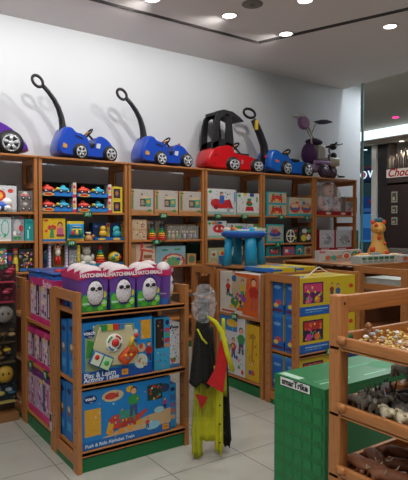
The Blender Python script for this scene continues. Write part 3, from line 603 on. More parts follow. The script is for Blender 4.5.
def push_car(name, label, x, y, z, body, col, wheels, wr, handle=None, canopy=False, seat=(.36, .48), steer=(.435, .315), W=.31, sc=1., ring=None, hcol=BLACK, vent=None, zs=1.):
    t = thing(name, label, 'ride-on car', (x, y, z)); t.scale = (sc, 1, zs)
    cm = mat(col, .3, coat=.3)
    # smooth outline
    def sm(p):
        for _ in range(2):
            q = []
            for i in range(len(p)):
                a, b = p[i], p[(i+1) % len(p)]
                q.append((a[0]*.78+b[0]*.22, a[1]*.78+b[1]*.22)); q.append((a[0]*.22+b[0]*.78, a[1]*.22+b[1]*.78))
            p = q
        return p
    MB().prism(sm(body), -W/2, W/2, cm, inset=.09, smooth=True).build('body', t)
    # dark wheel arches
    for wx in wheels:
        for s in (-1, 1): MB().lathe([(wr*1.22, s*(W/2-.03)), (wr*1.22, s*(W/2+.004)), (.001, s*(W/2+.004))], mat('#0d0d10', .6), 'y', (wx, 0, wr+.004), 24).build('wheel_arch', t)
    for wx in wheels:
        for s in (-1, 1): wheel(t, wx, s*(W/2+.012), wr, wr, s, .045)
    MB().rbox(seat[0]-.06, seat[1], -W*.36, W*.36, .13, .2, mat('#1a1a1e', .6), .02).rbox(seat[0]-.09, seat[0]-.04, -W*.34, W*.34, .16, .30, mat('#1a1a1e', .6), .02).build('seat', t)
    sx, sz = steer
    T = Matrix.Translation((sx, 0, sz)) @ Matrix.Rotation(R(-48), 4, 'Y')
    m = MB(); m.T = T
    m.tube([(.075*math.cos(i*PI/8), .075*math.sin(i*PI/8), 0) for i in range(16)], .011, BLACK, 8, closed=True)
    m.tube([(0, -.06, 0), (0, .06, 0)], .009, BLACK); m.tube([(0, 0, 0), (-.0, 0, -.12)], .013, BLACK)
    sw = m.build('steering_wheel', t)
    m = MB(); m.T = T; m.lathe([(.024, .004), (.024, .016), (.001, .02)], mat('#d9822a', .4), n=14); m.build('horn', sw)
    if handle:
        pts = [(a, 0, b) for a, b in handle[0]]
        m = MB().tube(pts, handle[1], hcol, 10, flat=handle[2] if len(handle) > 2 else 1.)
        rc, rx, rz, ang = ring
        ca, sa = math.cos(ang), math.sin(ang)
        m.tube([(rc[0]+rx*math.cos(k*PI/10)*ca-rz*math.sin(k*PI/10)*sa, .012*math.sin(k*PI/10), rc[1]+rx*math.cos(k*PI/10)*sa+rz*math.sin(k*PI/10)*ca) for k in range(20)], .017, hcol, 8, closed=True)
        m.build('push_handle', t)
    if vent: MB().prism(vent, -W/2-.005, -W/2+.01, '#c9a04a').build('decal', t)
    return t
ZT = HB
Yc = Yb+.19
BODY = [(.02,.03),(-.01,.10),(.01,.2),(.05,.28),(.08,.345),(.15,.355),(.20,.30),(.30,.285),(.36,.25),(.39,.16),(.40,.125),(.45,.12),(.47,.17),(.49,.265),(.55,.285),(.64,.25),(.72,.17),(.765,.08),(.765,.03)]
HND = ([(.10,.26),(.115,.36),(.10,.46),(.065,.56),(.01,.65),(-.06,.73),(-.13,.79)], [.045,.04,.034,.03,.027,.024,.022], 1.3)
yf = Yc-.165
for i, (px0, px1, nm) in enumerate(((53.5, 118.5, 'blue push car with long black ring handle, left one of the matching pair'), (135.5, 194, 'blue push car with black ring handle and red toy phone, nearer the red car'))):
    xa, xb = at(px0, 150, 1, Yc)[0], at(px1, 150, 1, yf)[0]
    t = push_car('push_car', nm, xa, Yc, ZT, BODY, '#1a48b8', (.27, .655), .078, HND, ring=((-.185, .825), .07, .046, R(140)), sc=(xb-xa)/.765, zs=.99)
    MB().prism([(.05, .12), (.10, .11), (.11, .15), (.06, .17)], -.16, -.15, '#c89038').build('sticker', t); MB().prism([(.2, .25), (.3, .225), (.31, .24), (.21, .265)], -.16, -.15, '#0d1c4a').build('sticker', t); MB().prism([(.47, .14), (.52, .135), (.53, .19), (.48, .19)], -.16, -.15, '#c8ccd4').build('sticker', t)
    if i: MB().rbox(.58, .60, -.1, -.07, .24, .30, '#c82020', .004).build('toy_phone', t)
    t['group'] = 'pair of matching blue push cars'
# red car with black canopy
xa, xb = at(200.5, 150, 1, Yc)[0], at(264, 150, 1, yf)[0]
RB = [(.01,.02),(0,.12),(.03,.2),(.07,.27),(.18,.31),(.30,.335),(.34,.30),(.37,.235),(.46,.215),(.57,.215),(.68,.185),(.76,.11),(.78,.02)]
t = push_car('ride_on_car', 'red ride-on car with tall black arched canopy', xa, Yc, ZT, RB, '#c8121c', (.345, .685), .080, None, steer=(.455, .335), seat=(.42, .56), W=.31, sc=(xb-xa)/.78, zs=1.03)
def canopy(t, dx=0):
    m = MB()
    for s in (-1, 1):
        y0, y1 = (s*.13-.016, s*.13+.016)
        m.prism([(.07,.27),(.15,.29),(.165,.57),(.175,.65),(.22,.69),(.30,.68),(.26,.74),(.18,.735),(.125,.68),(.10,.58)], y0, y1, BLACK)
        m.prism([(.25,.31),(.36,.32),(.35,.45),(.335,.6),(.335,.70),(.25,.72),(.26,.56)], y0, y1, BLACK)
        m.prism([(.07,.26),(.36,.30),(.36,.335),(.26,.36),(.22,.40),(.14,.37),(.08,.33)], y0, y1, BLACK)
    m.prism([(.15,.70),(.22,.725),(.34,.70),(.47,.645),(.50,.65),(.44,.70),(.34,.755),(.22,.765),(.15,.74)], -.148, .148, BLACK)
    return m.build('canopy', t, bevel=.006)
canopy(t)
MB().rbox(.37, .60, -.12, .12, .20, .245, mat('#141416', .5), .015).build('seat_well', t)
MB().prism([(.08, .07), (.1, .07), (.1, .09), (.08, .09)], -.16, -.15, '#701018').build('sticker', t); MB().prism([(.09, .17), (.13, .18), (.12, .2), (.09, .19)], -.16, -.15, '#701018').build('sticker', t); MB().prism([(.46, .1), (.48, .1), (.48, .15), (.46, .15)], -.16, -.15, '#a8808a').build('sticker', t)
# light blue car with wide handle
xa, xb = at(262, 160, 1, Yc)[0], at(312.5, 160, 1, yf)[0]
LB = [(.02,.03),(0,.15),(.03,.26),(.08,.32),(.15,.31),(.22,.265),(.33,.255),(.38,.2),(.44,.17),(.52,.18),(.62,.195),(.71,.16),(.77,.09),(.78,.02)]
t = push_car('push_car', 'light blue push car with a broad black handle and a yellow grip phone', xa, Yc, ZT, LB, '#1763c4', (.30, .685), .082,
             ([(.03,.12),(.05,.26),(.03,.38),(-.03,.5),(-.09,.6),(-.15,.68)], [.06,.055,.05,.048,.045,.035], 1.2), steer=(.42, .30), seat=(.43, .56), W=.31, sc=(xb-xa)/.78, zs=1.1, ring=((-.215, .755), .095, .05, R(170)))
MB().rbox(.41, .58, -.13, .13, .18, .225, mat('#141416', .5), .015).build('seat_well', t)
MB().rbox(-.15, -.11, -.06, -.02, .55, .68, '#d8b020', .01).build('yellow_grip', t)
MB().rbox(.0, .03, -.07, -.02, .20, .24, '#c01820', .008).build('red_button', t)
MB().prism([(.1, .16), (.17, .15), (.17, .18), (.1, .19)], -.16, -.15, '#c86a5a').build('decal', t)
# purple car at the left edge
xb = at(30.5, 150, 1, yf)[0]; sc = 1.12
PB = [(.01,.02),(0,.14),(.03,.22),(.1,.28),(.3,.32),(.38,.31),(.46,.305),(.54,.29),(.64,.235),(.72,.16),(.77,.09),(.78,.02)]
t = push_car('ride_on_car', 'purple ride-on car with black roof cut off by the left edge', xb-.78*sc, Yc, ZT, PB, '#5a2a9a', (.2, .60), .098, None, steer=(.3, .36), seat=(.2, .36), W=.33, sc=sc, zs=1.08)
canopy(t)
MB().prism([(.30,.30),(.47,.30),(.40,.37),(.30,.44)], -.16, .16, BLACK).build('windscreen', t)

# ------------------------------------------------------------------ tricycle
x0 = at(303, 170, 1, Yc)[0]+.02
t = thing('tricycle', 'beige and purple tricycle with round canopy and handlebar', 'tricycle', (x0, Yc, ZT)); t.scale = (1.12, 1, 1.02)

PUR = mat('#452150', .7); LIL = mat('#9a7aa8', .7); BEI = mat('#b5ab98', .5); GRY = mat('#8a8680', .6); DK = mat('#241824', .6)
def tw(x, y, r, n):
    o = MB().lathe([(r*.6, -.02), (r, -.016), (r, .016), (r*.6, .02)], DK, 'y', (0,0,0), 22).build('wheel', t, (x, y, r))
    MB().lathe([(r*.62, -.018), (r*.62, -.022), (.001, -.024)], mat('#5a3a58', .5), 'y', (0,0,0), 16).build('hub', o)
tw(.52, 0, .12, 0); tw(.22, -.17, .10, 1); tw(.22, .17, .10, 2)
MB().tube([(.22, -.16, .1), (.22, .16, .1)], .012, GRY).tube([(.22, 0, .1), (.25, 0, .24), (.46, 0, .26), (.50, 0, .36)], .022, BEI).tube([(.52, -.035, .12), (.50, -.035, .33), (.49, 0, .42), (.49, 0, .50)], .014, GRY).build('frame', t)
MB().tube([(.44, -.2, .53), (.46, -.12, .50), (.49, 0, .50), (.46, .12, .50), (.44, .2, .53)], .014, DK).tube([(.46,-.01,.50),(.60,-.02,.53),(.72,-.04,.56)], .012, DK).build('handlebar', t)
MB().ell((.54, -.03, .50), (.06, .05, .05), DK).ell((.53, -.05, .36), (.045, .05, .05), DK).build('lamps', t)
MB().rbox(.38, .62, -.10, .10, .20, .33, BEI, .03).build('front_basket', t)
MB().ell((.10, 0, .36), (.10, .13, .17), PUR).ell((.19, 0, .54), (.14, .11, .055), mat('#33203c', .7)).build('seat_back', t)
MB().rbox(.17, .31, -.12, .11, .27, .49, mat('#a39e96', .6), .03).rbox(.12, .40, -.13, .12, .20, .26, LIL, .02).build('seat_cushion', t)
MB().tube([(.12, -.1, .1), (.08, -.05, .6), (-.0, -.02, .74), (-.06, 0, .80)], .014, mat('#b0aca6', .4)).tube([(.22, -.03, .5), (.13, -.03, .62), (.05, -.03, .74)], .014, BEI).build('canopy_stem', t)
MB().ell((-.05, -.04, .79), (.105, .05, .10), mat('#7d5a80', .7)).ell((-.05, -.085, .79), (.085, .012, .08), mat('#9a7a9c', .7)).build('canopy', t)
MB().ell((-.07, 0, .885), (.15, .08, .04), mat('#c4c2c4', .7)).build('canopy_trim', t)
MB().prism([(.22, .855), (.28, .875), (.38, .885), (.48, .875), (.5, .86), (.44, .84), (.34, .83)], -.06, .06, mat('#33203c', .7)).tube([(.12, 0, .62), (.2, 0, .78), (.28, 0, .85)], .006, GRY).build('sun_visor', t)
MB().rbox(.02, .24, -.1, .1, .10, .2, LIL, .03).build('rear_bin', t)
MB().tube([(.36, -.05, .06), (.42, -.08, .2), (.38, -.1, .36)], .014, PUR).build('guard_bar', t)
MB().rbox(.62, .70, -.12, -.04, .035, .06, DK, .01).tube([(.52, -.05, .12), (.64, -.06, .05)], .007, DK).build('pedal', t)

# ------------------------------------------------------------------ first island
IH = 1.105
def endcap(label, x0, x1, y0, y1, shelves, rails=(.04,), group='wooden end shelves of the islands', pw=.07, front=-1):
    xc = (x0+x1)/2
    t = thing('display_shelf', label, 'display shelf', (xc, y0, 0), 0, group)
    hw = (x1-x0)/2; d = y1-y0
    for s in (-1, 1):
        xa = -hw if s < 0 else hw-.03
        ladder(MB(), xa, xa+.03, 0, d, IH, rails=rails, pw=pw).build('side_frame', t, bevel=.003)
    for z in shelves: B(-hw+.03, hw-.03, .002, d, z-.022, z, WX).box(-hw+.03, hw-.03, .002, .02, z-.03, z+.004, WX).build('shelf', t, bevel=.002)
    B(-hw+.03, hw-.03, d-.012, d-.002, .03, IH-.12, mat('#7a4a2a', .6, kind='woodv')).build('back_panel', t)
    B(-hw+.03, hw-.03, .015, .03, .0, .085, GREENP).box(-hw+.004, -hw+.02, .07, d-.07, .0, .04, GREENP).build('plinth', t)
    return t
AX0, AX1 = 1.19, 1.99; AY0, AY1 = 3.03, 3.47
endcap('near wooden end shelf of the left island, stocked with egg toys on top', AX0, AX1, AY0, AY1, [.125, .54, .975])
def gondola(label, x0, x1, y0, y1, shelves, tall):
    t = thing('display_gondola', label, 'display shelf', ((x0+x1)/2, y0, 0), 0, 'double sided wooden gondolas')
    hw = (x1-x0)/2; d = y1-y0
    for yy in (0, d-.035):
        MB().box(-hw, -hw+.06, yy, yy+.035, 0, tall, WV).box(hw-.06, hw, yy, yy+.035, 0, tall, WV).box(-hw+.06, hw-.06, yy+.003, yy+.032, tall-.06, tall, WX).build('end_frame', t, bevel=.003)
    B(-.012, .012, .035, d-.035, .0, tall-.06, mat('#8a5c34', .5, kind='woodv')).build('centre_panel', t)
    for z in shelves:
        B(-hw+.004, -.012, .036, d-.036, z-.022, z, WY).build('shelf', t, bevel=.002)
        B(.012, hw-.004, .036, d-.036, z-.022, z, WY).build('shelf', t, bevel=.002)
    B(-hw+.012, hw-.012, .036, d-.036, 0, .085, GREENP).build('plinth', t)
    return t
gondola('middle wooden gondola of the left island, holding the pink boxes', AX0, AX1, 3.48, 4.10, [.125, .50, .815], 1.09)
endcap('far wooden end shelf of the left island, behind the pink boxes', AX0, AX1, 4.11, 4.56, [.125, .45, .8])

# egg toy boxes
def egg_box(label, x, y, rz=0.):
    t = thing('egg_toy_box', label, 'egg toy', (x, y, .976), rz, 'purple egg toy boxes on the top shelf of the left island')
    t.scale = (1.1, 1.0, 1.12)
    h = .205
    w0, w1, d = .072, .085, .10
    vs = [(-w0, -d*.5, 0), (w0, -d*.5, 0), (w0, d*.5, 0), (-w0, d*.5, 0), (-w1, -d*.55, h), (w1, -d*.55, h), (w1, d*.55, h), (-w1, d*.55, h)]
    m = MB().add(vs, [(0,1,5,4),(2,3,7,6),(3,0,4,7),(1,2,6,5),(3,2,1,0)], '#6a3f9a')
    fr = Matrix.Translation((0, -d*.5, 0)) @ Matrix.Rotation(math.atan2(.005, h), 4, 'X')
    T0 = m.T; m.T = fr
    m.art(.146, h, [('p', [(0,0),(1,0),(1.04,.35),(-.04,.35)], '#2f8a3a'), ('p', [(-.02,.28),(1.02,.28),(1.06,.5),(-.06,.5)], '#2a6f8a'), ('e', .13, .3, .13, .16, '#5ab83a'), ('e', .9, .22, .12, .1, '#8fd03a'), ('e', .75, .08, .12, .06, '#6ac03a'), ('e', .3, .08, .12, .06, '#4aa82f'), ('e', .92, .45, .08, .09, '#d8c83a'),
        ('r', .02, .2, .95, .25, '#bcd8c8'), ('e', .55, .5, .36, .38, '#3a2a60')])
    m.T = T0
    # angled purple side panels with pale print
    for s in (-1, 1):
        m.art(d*.9, h, [('r', .2, .3, .8, .34, '#b8a0c8'), ('r', .2, .42, .8, .46, '#a890c0'), ('r', .2, .54, .8, .58, '#b8a0c8'), ('r', .15, .7, .85, .8, '#c82a78'), ('r', .05, .0, .95, .2, '#2a5fb0')], rot=Matrix.Translation((s*.0805, 0, 0)) @ Matrix.Rotation(PI/2*s, 4, 'Z') @ Matrix.Rotation(-.0635, 4, 'X'))
    m.build('carton', t)
    m = MB()      # pink upper rim, arched over the front
    pts = [(-w1-.002, h-.03), (-w1-.002, h+.004), (-.05, h+.018), (0, h+.024), (.05, h+.018), (w1+.002, h+.004), (w1+.002, h-.03), (.05, h-.018), (0, h-.012), (-.05, h-.018)]
    m.prism(pts, -d*.55-.006, -d*.55+.0, '#c41f5c'); m.prism(pts[:7], d*.55-.006, d*.55, '#c41f5c')
    for s in (-1, 1): m.box(s*w1-.002, s*w1+.002, -d*.55, d*.55, h-.03, h+.004, '#c41f5c')
    m.build('pink_rim', t)
    MB().text('HATCHIMALS', .029, '#efeaf0', (0, -d*.55-.0085, h-.004), bold=.0012).build('lettering', t)
    e = MB(); 
    e.lathe([(.002, .036), (.026, .042), (.042, .06), (.051, .085), (.051, .112), (.044, .142), (.03, .162), (.015, .172), (.002, .175)], mat('#cfcad0', .5, kind='speck'), n=22, o=(0.006, -.045, 0), sy=.5); eg = e.build('egg', t)
    MB().ell((-.014, -.068, .128), (.015, .005, .011), '#201a22').ell((.026, -.068, .128), (.015, .005, .011), '#201a22').ell((.006, -.071, .118), (.007, .004, .005), '#4a3a42').build('face', eg)
    MB().ell((.0, .0, h+.0), (.068, .05, .048), mat('#d9cfd0', .55)).build('white_cap', t)
    return t
eb = egg_box('purple egg toy box at the left end of the front row', 1.315, 3.11)
for (x, y, r, lb) in ((1.505, 3.105, 0, 'second purple egg toy box from the left in the front row'), (1.695, 3.11, 0, 'third purple egg toy box from the left in the front row'), (1.865, 3.16, .95, 'purple egg toy box turned sideways at the right end of the front row'),
                      (1.33, 3.24, 0, 'purple egg toy box behind the left front one'), (1.53, 3.24, 0, 'purple egg toy box behind the second front one'), (1.72, 3.25, 0, 'purple egg toy box behind the third front one'),
                      (1.34, 3.385, 0, 'purple egg toy box at the left end of the rearmost row'), (1.56, 3.385, 0, 'purple egg toy box in the middle of the rearmost row'), (1.86, 3.37, 0, 'purple egg toy box in the rear right corner')):
    dup(eb, (x, y, .976), r, lb)

# large blue boxes on the left island's end
VB = '#1478c0'
def logo(u, v, s=.03, w=.09):  # rounded navy brand mark
    return [('e', u, v, w, w*1.05, '#0f2a6a'), ('t', u, v+.01, s, 'vtech', '#e8eef8', .0008), ('t', u+.01, v-.05, s*.4, 'baby', '#d8e0f0')]
def activity_parts(t, w, h, d):
    # moulded play board showing through the open window
    m = MB().prism([(-.15, .10), (.10, .085), (.135, .13), (.09, .33), (-.13, .34), (-.17, .22)], -.012, -.002, '#c9c29c', inset=.03); m.build('play_board', t)
    m = MB().lathe([(.056, -.013), (.056, -.022), (.05, -.024), (.001, -.024)], '#e8e6dc', 'y', (-.035, 0, .235), 24).lathe([(.026, -.024), (.022, -.034), (.001, -.036)], '#c42822', 'y', (-.03, 0, .235), 18)
    for k, c in enumerate(('#c4322a', '#2a8a4a', '#2a6a9a', '#1e5a5a')):
        a = k*PI/2+.4
        m.tube([(-.035+.044*math.cos(a+q*.25), -.025, .235+.044*math.sin(a+q*.25)) for q in range(5)], .006, c, 6)
    m.build('dial', t)
    m = MB(); m.T = Matrix.Translation((.06, 0, .15)) @ Matrix.Rotation(R(-40), 4, 'Y')
    m.rbox(-.065, .065, -.032, -.012, -.04, .04, '#d3501e', .018)
    for i in range(3):
        for j in range(2): m.ell((-.02+i*.028, -.034, -.012+j*.025), (.009, .004, .009), ['#3a7ab0', '#d8b83a', '#7a3a2a', '#3a8a4a'][(i+j) % 4], 8, 6)
    m.build('orange_phone', t)
    m = MB(); m.T = Matrix.Translation((-.125, 0, .135)) @ Matrix.Rotation(R(28), 4, 'Y')
    m.rbox(-.075, .075, -.03, -.012, -.045, .045, '#1f5a9a', .012); m.box(-.065, -.005, -.032, -.029, -.037, .037, '#cfd8c0'); m.box(.005, .065, -.032, -.029, -.037, .037, '#b8d8a0')
    m.ell((-.04, -.033, .01), (.016, .004, .016), '#c42822', 10, 6).ell((.035, -.033, .0), (.018, .004, .016), '#3aa05a', 10, 6); m.build('activity_book', t)
    m = MB()
    for i, c in enumerate(('#2a8a4a', '#c8b83a', '#c4322a', '#3a7ab0')): m.box(-.12+i*.04, -.085+i*.04, -.02, -.002, .315, .35, c)
    m.build('piano_keys', t); m = MB(); m.tube([(.07, -.02, .19), (.09, -.03, .26)], .012, '#c8ac30'); m.ell((.12, -.02, .265), (.015, .012, .015), '#c4322a').ell((.115, -.02, .235), (.012, .01, .012), '#2a5ab0')
    m.build('toy_keys', t)
    m = MB(); m.tube([(.0+.06*math.cos(a*PI/10), .07, h+.028*math.sin(a*PI/10)) for a in range(11)], .004, '#20242a', 6); m.build('carry_handle', t)
carton(0, 0, .541, .372, VB, [('r', .72, .5, 1, 1, '#1a86cc'), ('p', [(.05, .18), (.7, .24), (.8, .42), (.72, .92), (.2, .96), (.05, .75)], '#8a9a72'), ('p', [(.06, .42), (.14, .42), (.2, .66), (.08, .72)], '#3a8a3a'), ('r', 0, 0, 1, .19, '#0f4a9a')] + logo(.11, .82, .034, .075) +
       [('t', .25, .125, .042, 'Play & Learn', '#dfe8f4', .001), ('t', .27, .05, .042, 'Activity Table', '#dfe8f4', .001), ('r', .55, .05, .64, .15, '#d8902a'), ('t', .595, .1, .022, '6+', '#2a1a0a'), ('r', .83, .62, .98, .95, '#d39a2c'), ('s', 81, 9, ['#8a5a1a'], .85, .66, .96, .92, .003),
        ('e', .84, .47, .06, .08, '#c8a888'), ('e', .83, .5, .03, .05, '#b8502a'), ('kid', .95, .22, .34, '#a02a24', '#2a3a6a'), ('e', .83, .24, .1, .13, '#bcc8c0'), ('s', 82, 10, ['#d8902a', '#c84a3a', '#3a8a5a'], .75, .16, .95, .34, .010), ('e', .75, .77, .035, .04, '#d0d8e0')],
       'activity_table_box', 'blue box with a baby activity board showing, lettered Play & Learn Activity Table', x=1.468, w=.49, y=3.045, depth=.09, side='#0f66a8', parts=activity_parts)
carton(0, 0, .541, .35, '#2f93c8', [('r', 0, 0, 1, .42, '#3a9ecc'), ('r', .08, .42, .6, .98, '#241a18'), ('p', [(.2, .42), (.5, .42), (.45, .9), (.25, .95)], '#3a2a20'), ('e', .83, .9, .12, .05, '#10285a'), ('r', .66, .72, .98, .8, '#b8485a'), ('r', .66, .63, .98, .7, '#4a9a6a'), ('r', .66, .52, .98, .6, '#b83a3a'), ('r', .66, .43, .98, .5, '#c88a4a')], 'open_front_toy_box', 'light blue box with a dark open window between the activity box and white box', x=1.80, w=.12, y=3.065, depth=.09)
carton(0, 0, .541, .305, '#c4c6ca', [('e', .16, .9, .1, .04, '#10285a'), ('r', .3, .88, .9, .92, '#3a3a40'), ('r', 0, 0, 1, .08, '#3a7ab0'), ('s', 83, 16, ['#8a8c90', '#6a6c70'], .12, .3, .85, .8, .004), ('e', .42, .17, .25, .05, '#b84a3a'), ('e', .55, .19, .12, .04, '#3a8a4a')], 'white_toy_box', 'white box with small grey print at the right of the middle shelf', x=1.897, w=.085, y=3.07, depth=.12, side='#b4b6ba')
TR = [('r', 0, 0, 1, .14, '#1263ac'), ('p', [(.2, .14), (1, .14), (1, .42), (.72, .36), (.35, .2)], '#c2a27a'), ('r', .03, .22, .20, .68, '#cf9a2c'), ('s', 84, 16, ['#9a6a1c'], .05, .26, .18, .64, .003)] + logo(.09, .85, .03, .07) + [
     ('e', .33, .84, .12, .1, '#c7b08a'), ('e', .31, .84, .07, .06, '#b83a2a'), ('kid', .38, .80, .12, '#c8485a', '#2a2a5a'), ('e', .52, .9, .045, .06, '#d8a82a'), ('r', .72, .62, .9, .9, '#1d3a2a'), ('s', 85, 12, ['#b8302a', '#c8a83a', '#2a8a8a'], .73, .64, .89, .88, .012), ('e', .93, .8, .06, .08, '#2a3a5a'),
     ('r', .28, .25, .60, .44, '#a3322a'), ('e', .36, .38, .08, .12, '#b83a2e'), ('r', .40, .4, .58, .55, '#3a8a7a'), ('p', [(.25, .2), (.32, .2), (.34, .35), (.28, .4)], '#c8a02a'), ('e', .30, .22, .035, .05, '#d8902a'), ('e', .42, .2, .035, .05, '#d8902a'), ('e', .52, .24, .04, .055, '#d8902a'), ('e', .62, .28, .035, .05, '#c8a02a'), ('s', 86, 18, ['#2a8a4a', '#d8b03a', '#2a6ab0', '#c83a2a'], .3, .27, .58, .52, .009),
     ('p', [(.55, .38), (.7, .5), (.72, .46), (.6, .3)], '#b83a2a'), ('kid', .56, .42, .5, '#2f8a4a', '#3a4a78'), ('kid', .93, .42, .2, '#b03a6a', '#2a2a4a'), ('e', .86, .42, .06, .06, '#9ac0c8'), ('e', .78, .17, .09, .08, '#8ac0d8'), ('kid', .72, .13, .2, '#c84a3a', '#3a3a5a'), ('r', .90, .03, .98, .13, '#d8902a'), ('t', .94, .08, .022, '12+', '#2a1a0a'), ('t', .3, .06, .03, 'Push & Ride Alphabet Train', '#cfe0f0', .0006)]
carton(0, 0, .13, .365, VB, TR, 'train_toy_box', 'wide blue box printed with a boy pushing a red toy train', x=1.54, w=.63, y=3.05, depth=.14, side='#0f66a8')
carton(0, 0, .13, .30, '#2a8cc4', [('e', .5, .88, .35, .05, '#10285a'), ('r', .15, .62, .85, .75, '#3a6aa8'), ('r', .15, .48, .85, .58, '#8a5a8a'), ('r', .15, .34, .85, .44, '#b86a5a'), ('r', .15, .2, .85, .3, '#c8a07a')], 'slim_blue_box', 'slim blue box standing alone right of the train box', x=1.885, w=.055, y=3.07, depth=.14, side='#2078ac')
SDL = [('e', .5, .85, .32, .05, '#10285a'), ('e', .5, .5, .3, .1, '#7a5a4a'), ('r', .2, .15, .8, .3, '#3a94cc'), ('e', .45, .53, .2, .05, '#c8b8a0')]
for (z, y, h, lb) in ((.541, 3.16, .37, 'blue box on the middle shelf behind the activity table box'), (.541, 3.31, .35, 'rear blue box on the middle shelf, seen through the side frame'),
                      (.13, 3.21, .37, 'blue box on the bottom shelf directly behind the train box'), (.13, 3.34, .36, 'rear blue box on the bottom shelf, seen through the side frame')):
    carton(0, 0, z, h, VB, [], 'blue_toy_box', lb, x=1.50, w=.54, y=y, depth=.115 if y < 3.3 else .10, side='#0f6ab0', art_left=SDL, group='blue boxes behind the front ones on the left island')

# pink doll boxes on the gondola, facing left
def pink(y, z, w, h, label, seed, big=False, brand=False):
    a = [('r', 0, 0, 1, 1, '#c7a4bc' if not big else '#b79ab4'), ('r', 0, .82, 1, 1, '#c22a72' if not big else '#6a2a78'), ('r', 0, 0, 1, .14, '#cc2a72')]
    if not big:
        a += [('r', .08, .16, .55, .72, '#c8b8c8'), ('r', .6, .16, .92, .85, '#2a2028'), ('s', seed, 10, ['#d8c0d0', '#b83a78', '#e8d0a8', '#5a5068', '#c8508a'], .1, .2, .55, .7, .02), ('p', [(.68, .2), (.8, .2), (.78, .7), (.7, .7)], '#c8b8c8'), ('e', .2, .78, .12, .07, '#c8c83a')]
        if brand: a += [('t', .62, .9, .07, 'Barbie', '#f0d8e8', .001)]
    else:
        a += [('s', seed, 26, ['#c8c0d0', '#c85a88', '#5a4a8a', '#d8b8c8', '#8a7a9a'], .1, .2, .9, .8, .022), ('p', [(.45, .2), (.55, .2), (.6, .75), (.42, .75)], '#5a5a78'), ('p', [(.7, .2), (.78, .2), (.8, .7), (.68, .7)], '#c84a78'), ('e', .3, .76, .1, .06, '#c8b85a'), ('e', .5, .8, .06, .05, '#d8b090'), ('e', .74, .76, .05, .04, '#d8b090')]
    return carton(0, 0, z, h, '#c83a80', a, 'doll_box', label, x=AX0+.015, w=w, y=y, depth=.22, side='#b02a6a', rz=-PI/2, group='pink doll boxes on the left island')
pink(3.635, .816, .23, .315, 'pink doll box on the upper shelf nearest the egg toys', 91, brand=True)
pink(3.87, .816, .22, .315, 'second pink doll box on the upper shelf', 92)
pink(3.62, .501, .19, .26, 'magenta doll box on the middle shelf nearest the near end', 93)
pink(3.80, .501, .16, .255, 'magenta doll box in the centre of the middle shelf', 94)
pink(3.975, .501, .16, .25, 'magenta doll box farthest along the middle shelf', 95)
pink(3.69, .13, .34, .345, 'large pale pink doll box on the bottom shelf nearest the near end', 96, True)
pink(3.958, .13, .19, .34, 'smaller pale pink doll box at the far end of the bottom shelf', 97, True)
for (y, z, tx, lb) in ((3.93, .48, '89', 'under the far pink boxes'), (3.60, .48, '95', 'under the near magenta doll box')):
    price_tag(AX0-.002, y, z, tx, 'green price tag on the left gondola ' + lb, rz=-PI/2, w=.06)
m = MB().box(-.002, 0, -.02, .02, -.06, .06, '#b8b8ba'); m.box(-.003, -.002, -.018, .018, .0, .05, '#202024')
tag(m.build('barcode_card', loc=(AX0-.001, 3.50, .19)), 'white hanging card low on the left gondola beside its post', 'card')
# blue tubs on the gondola top
for i, (x, y, c, lb) in enumerate(((1.42, 3.66, '#1766c0', 'blue plastic tub nearest the egg toys'), (1.40, 3.94, '#1f5fb0', 'blue plastic tub farther back on the gondola'))):
    t = thing('plastic_tub', lb, 'tub', (x, y, 1.125))
    MB().rbox(-.19, .19, -.12, .12, -.032, .045, c, .02).build('tub', t)
    MB().rbox(-.2, .2, -.13, .13, .04, .058, mat('#1450a0', .3), .008).build('rim', t)
    if i == 0: MB().ell((-.12, -.02, .06), (.03, .03, .018), '#c01c24').build('red_knob', t)
m = B(AX0+.0, AX1, 3.5, 4.08, 1.0905, 1.092, WX)

# clear packs at far left
CL = clear('#3a3e40', .08, .1)
def clear_pack(x, y, z, w, h, d, cols, label, rz=0., ball=None, seed=0):
    t = thing('clear_toy_pack', label, 'toy pack', (x, y, z), rz, 'clear plastic toy packs at the left edge')
    m = B(-w/2, w/2, d-.004, d, 0, h, cols[0]); m.art(w, h, [('s', seed, 10, cols, .1, .1, .9, .9, .016)], y=d-.004); m.build('card', t)
    rd = random.Random(seed); m = MB()
    if ball: 
        m.ell((0, d*.5, h*.5), (w*.32, d*.4, w*.32), ball)
        m.ell((-w*.1, d*.12, h*.56), (w*.04, .004, w*.05), '#3a2a10', 8, 6).ell((w*.1, d*.12, h*.56), (w*.04, .004, w*.05), '#3a2a10', 8, 6)
    else:
        for k in range(4): m.ell((rd.uniform(-w*.3, w*.3), d*.5, rd.uniform(h*.2, h*.75)), (w*.15, d*.3, h*.11), cols[(k+1) % len(cols)], 10, 7)
        m.box(-w*.35, w*.35, d*.2, d*.7, h*.06, h*.12, cols[-1])
    m.build('toys', t)
    B(-w/2, w/2, 0, d-.005, 0, h, CL).build('clear_cover', t)
    return t
PACK = [(['#5a1f2c', '#b02a4a', '#2a8a5a', '#c83a5a'], None), (['#6a2436', '#c04a6a', '#8a2a3a', '#a03048'], None), (['#4a443c', '#9a948a', '#5a3a24', '#6a4a2c'], '#8d8a84'), (['#3a342c', '#7a5a34', '#a88a5a', '#4a3a28'], None), (['#38322a', '#b8952a', '#c8a42c', '#5a4a2a'], None), (['#2c2a20', '#c09c2c', '#3a3a2a', '#6a4a1a'], '#c0982a'), (['#2a3a48', '#3a7a9a', '#8a9aa0', '#b8a85a'], None)]
NROW = ['topmost', 'second from the top', 'third from the top', 'fourth from the top', 'fifth from the top', 'sixth from the top', 'lowest']
t = thing('pegboard_stand', 'low dark stand carrying the clear toy packs at the left edge', 'display stand', (.93, 4.30, 0))
MB().box(-.40, .24, 0, .02, .06, 1.2, mat('#4a3a2c', .7)).build('board', t)
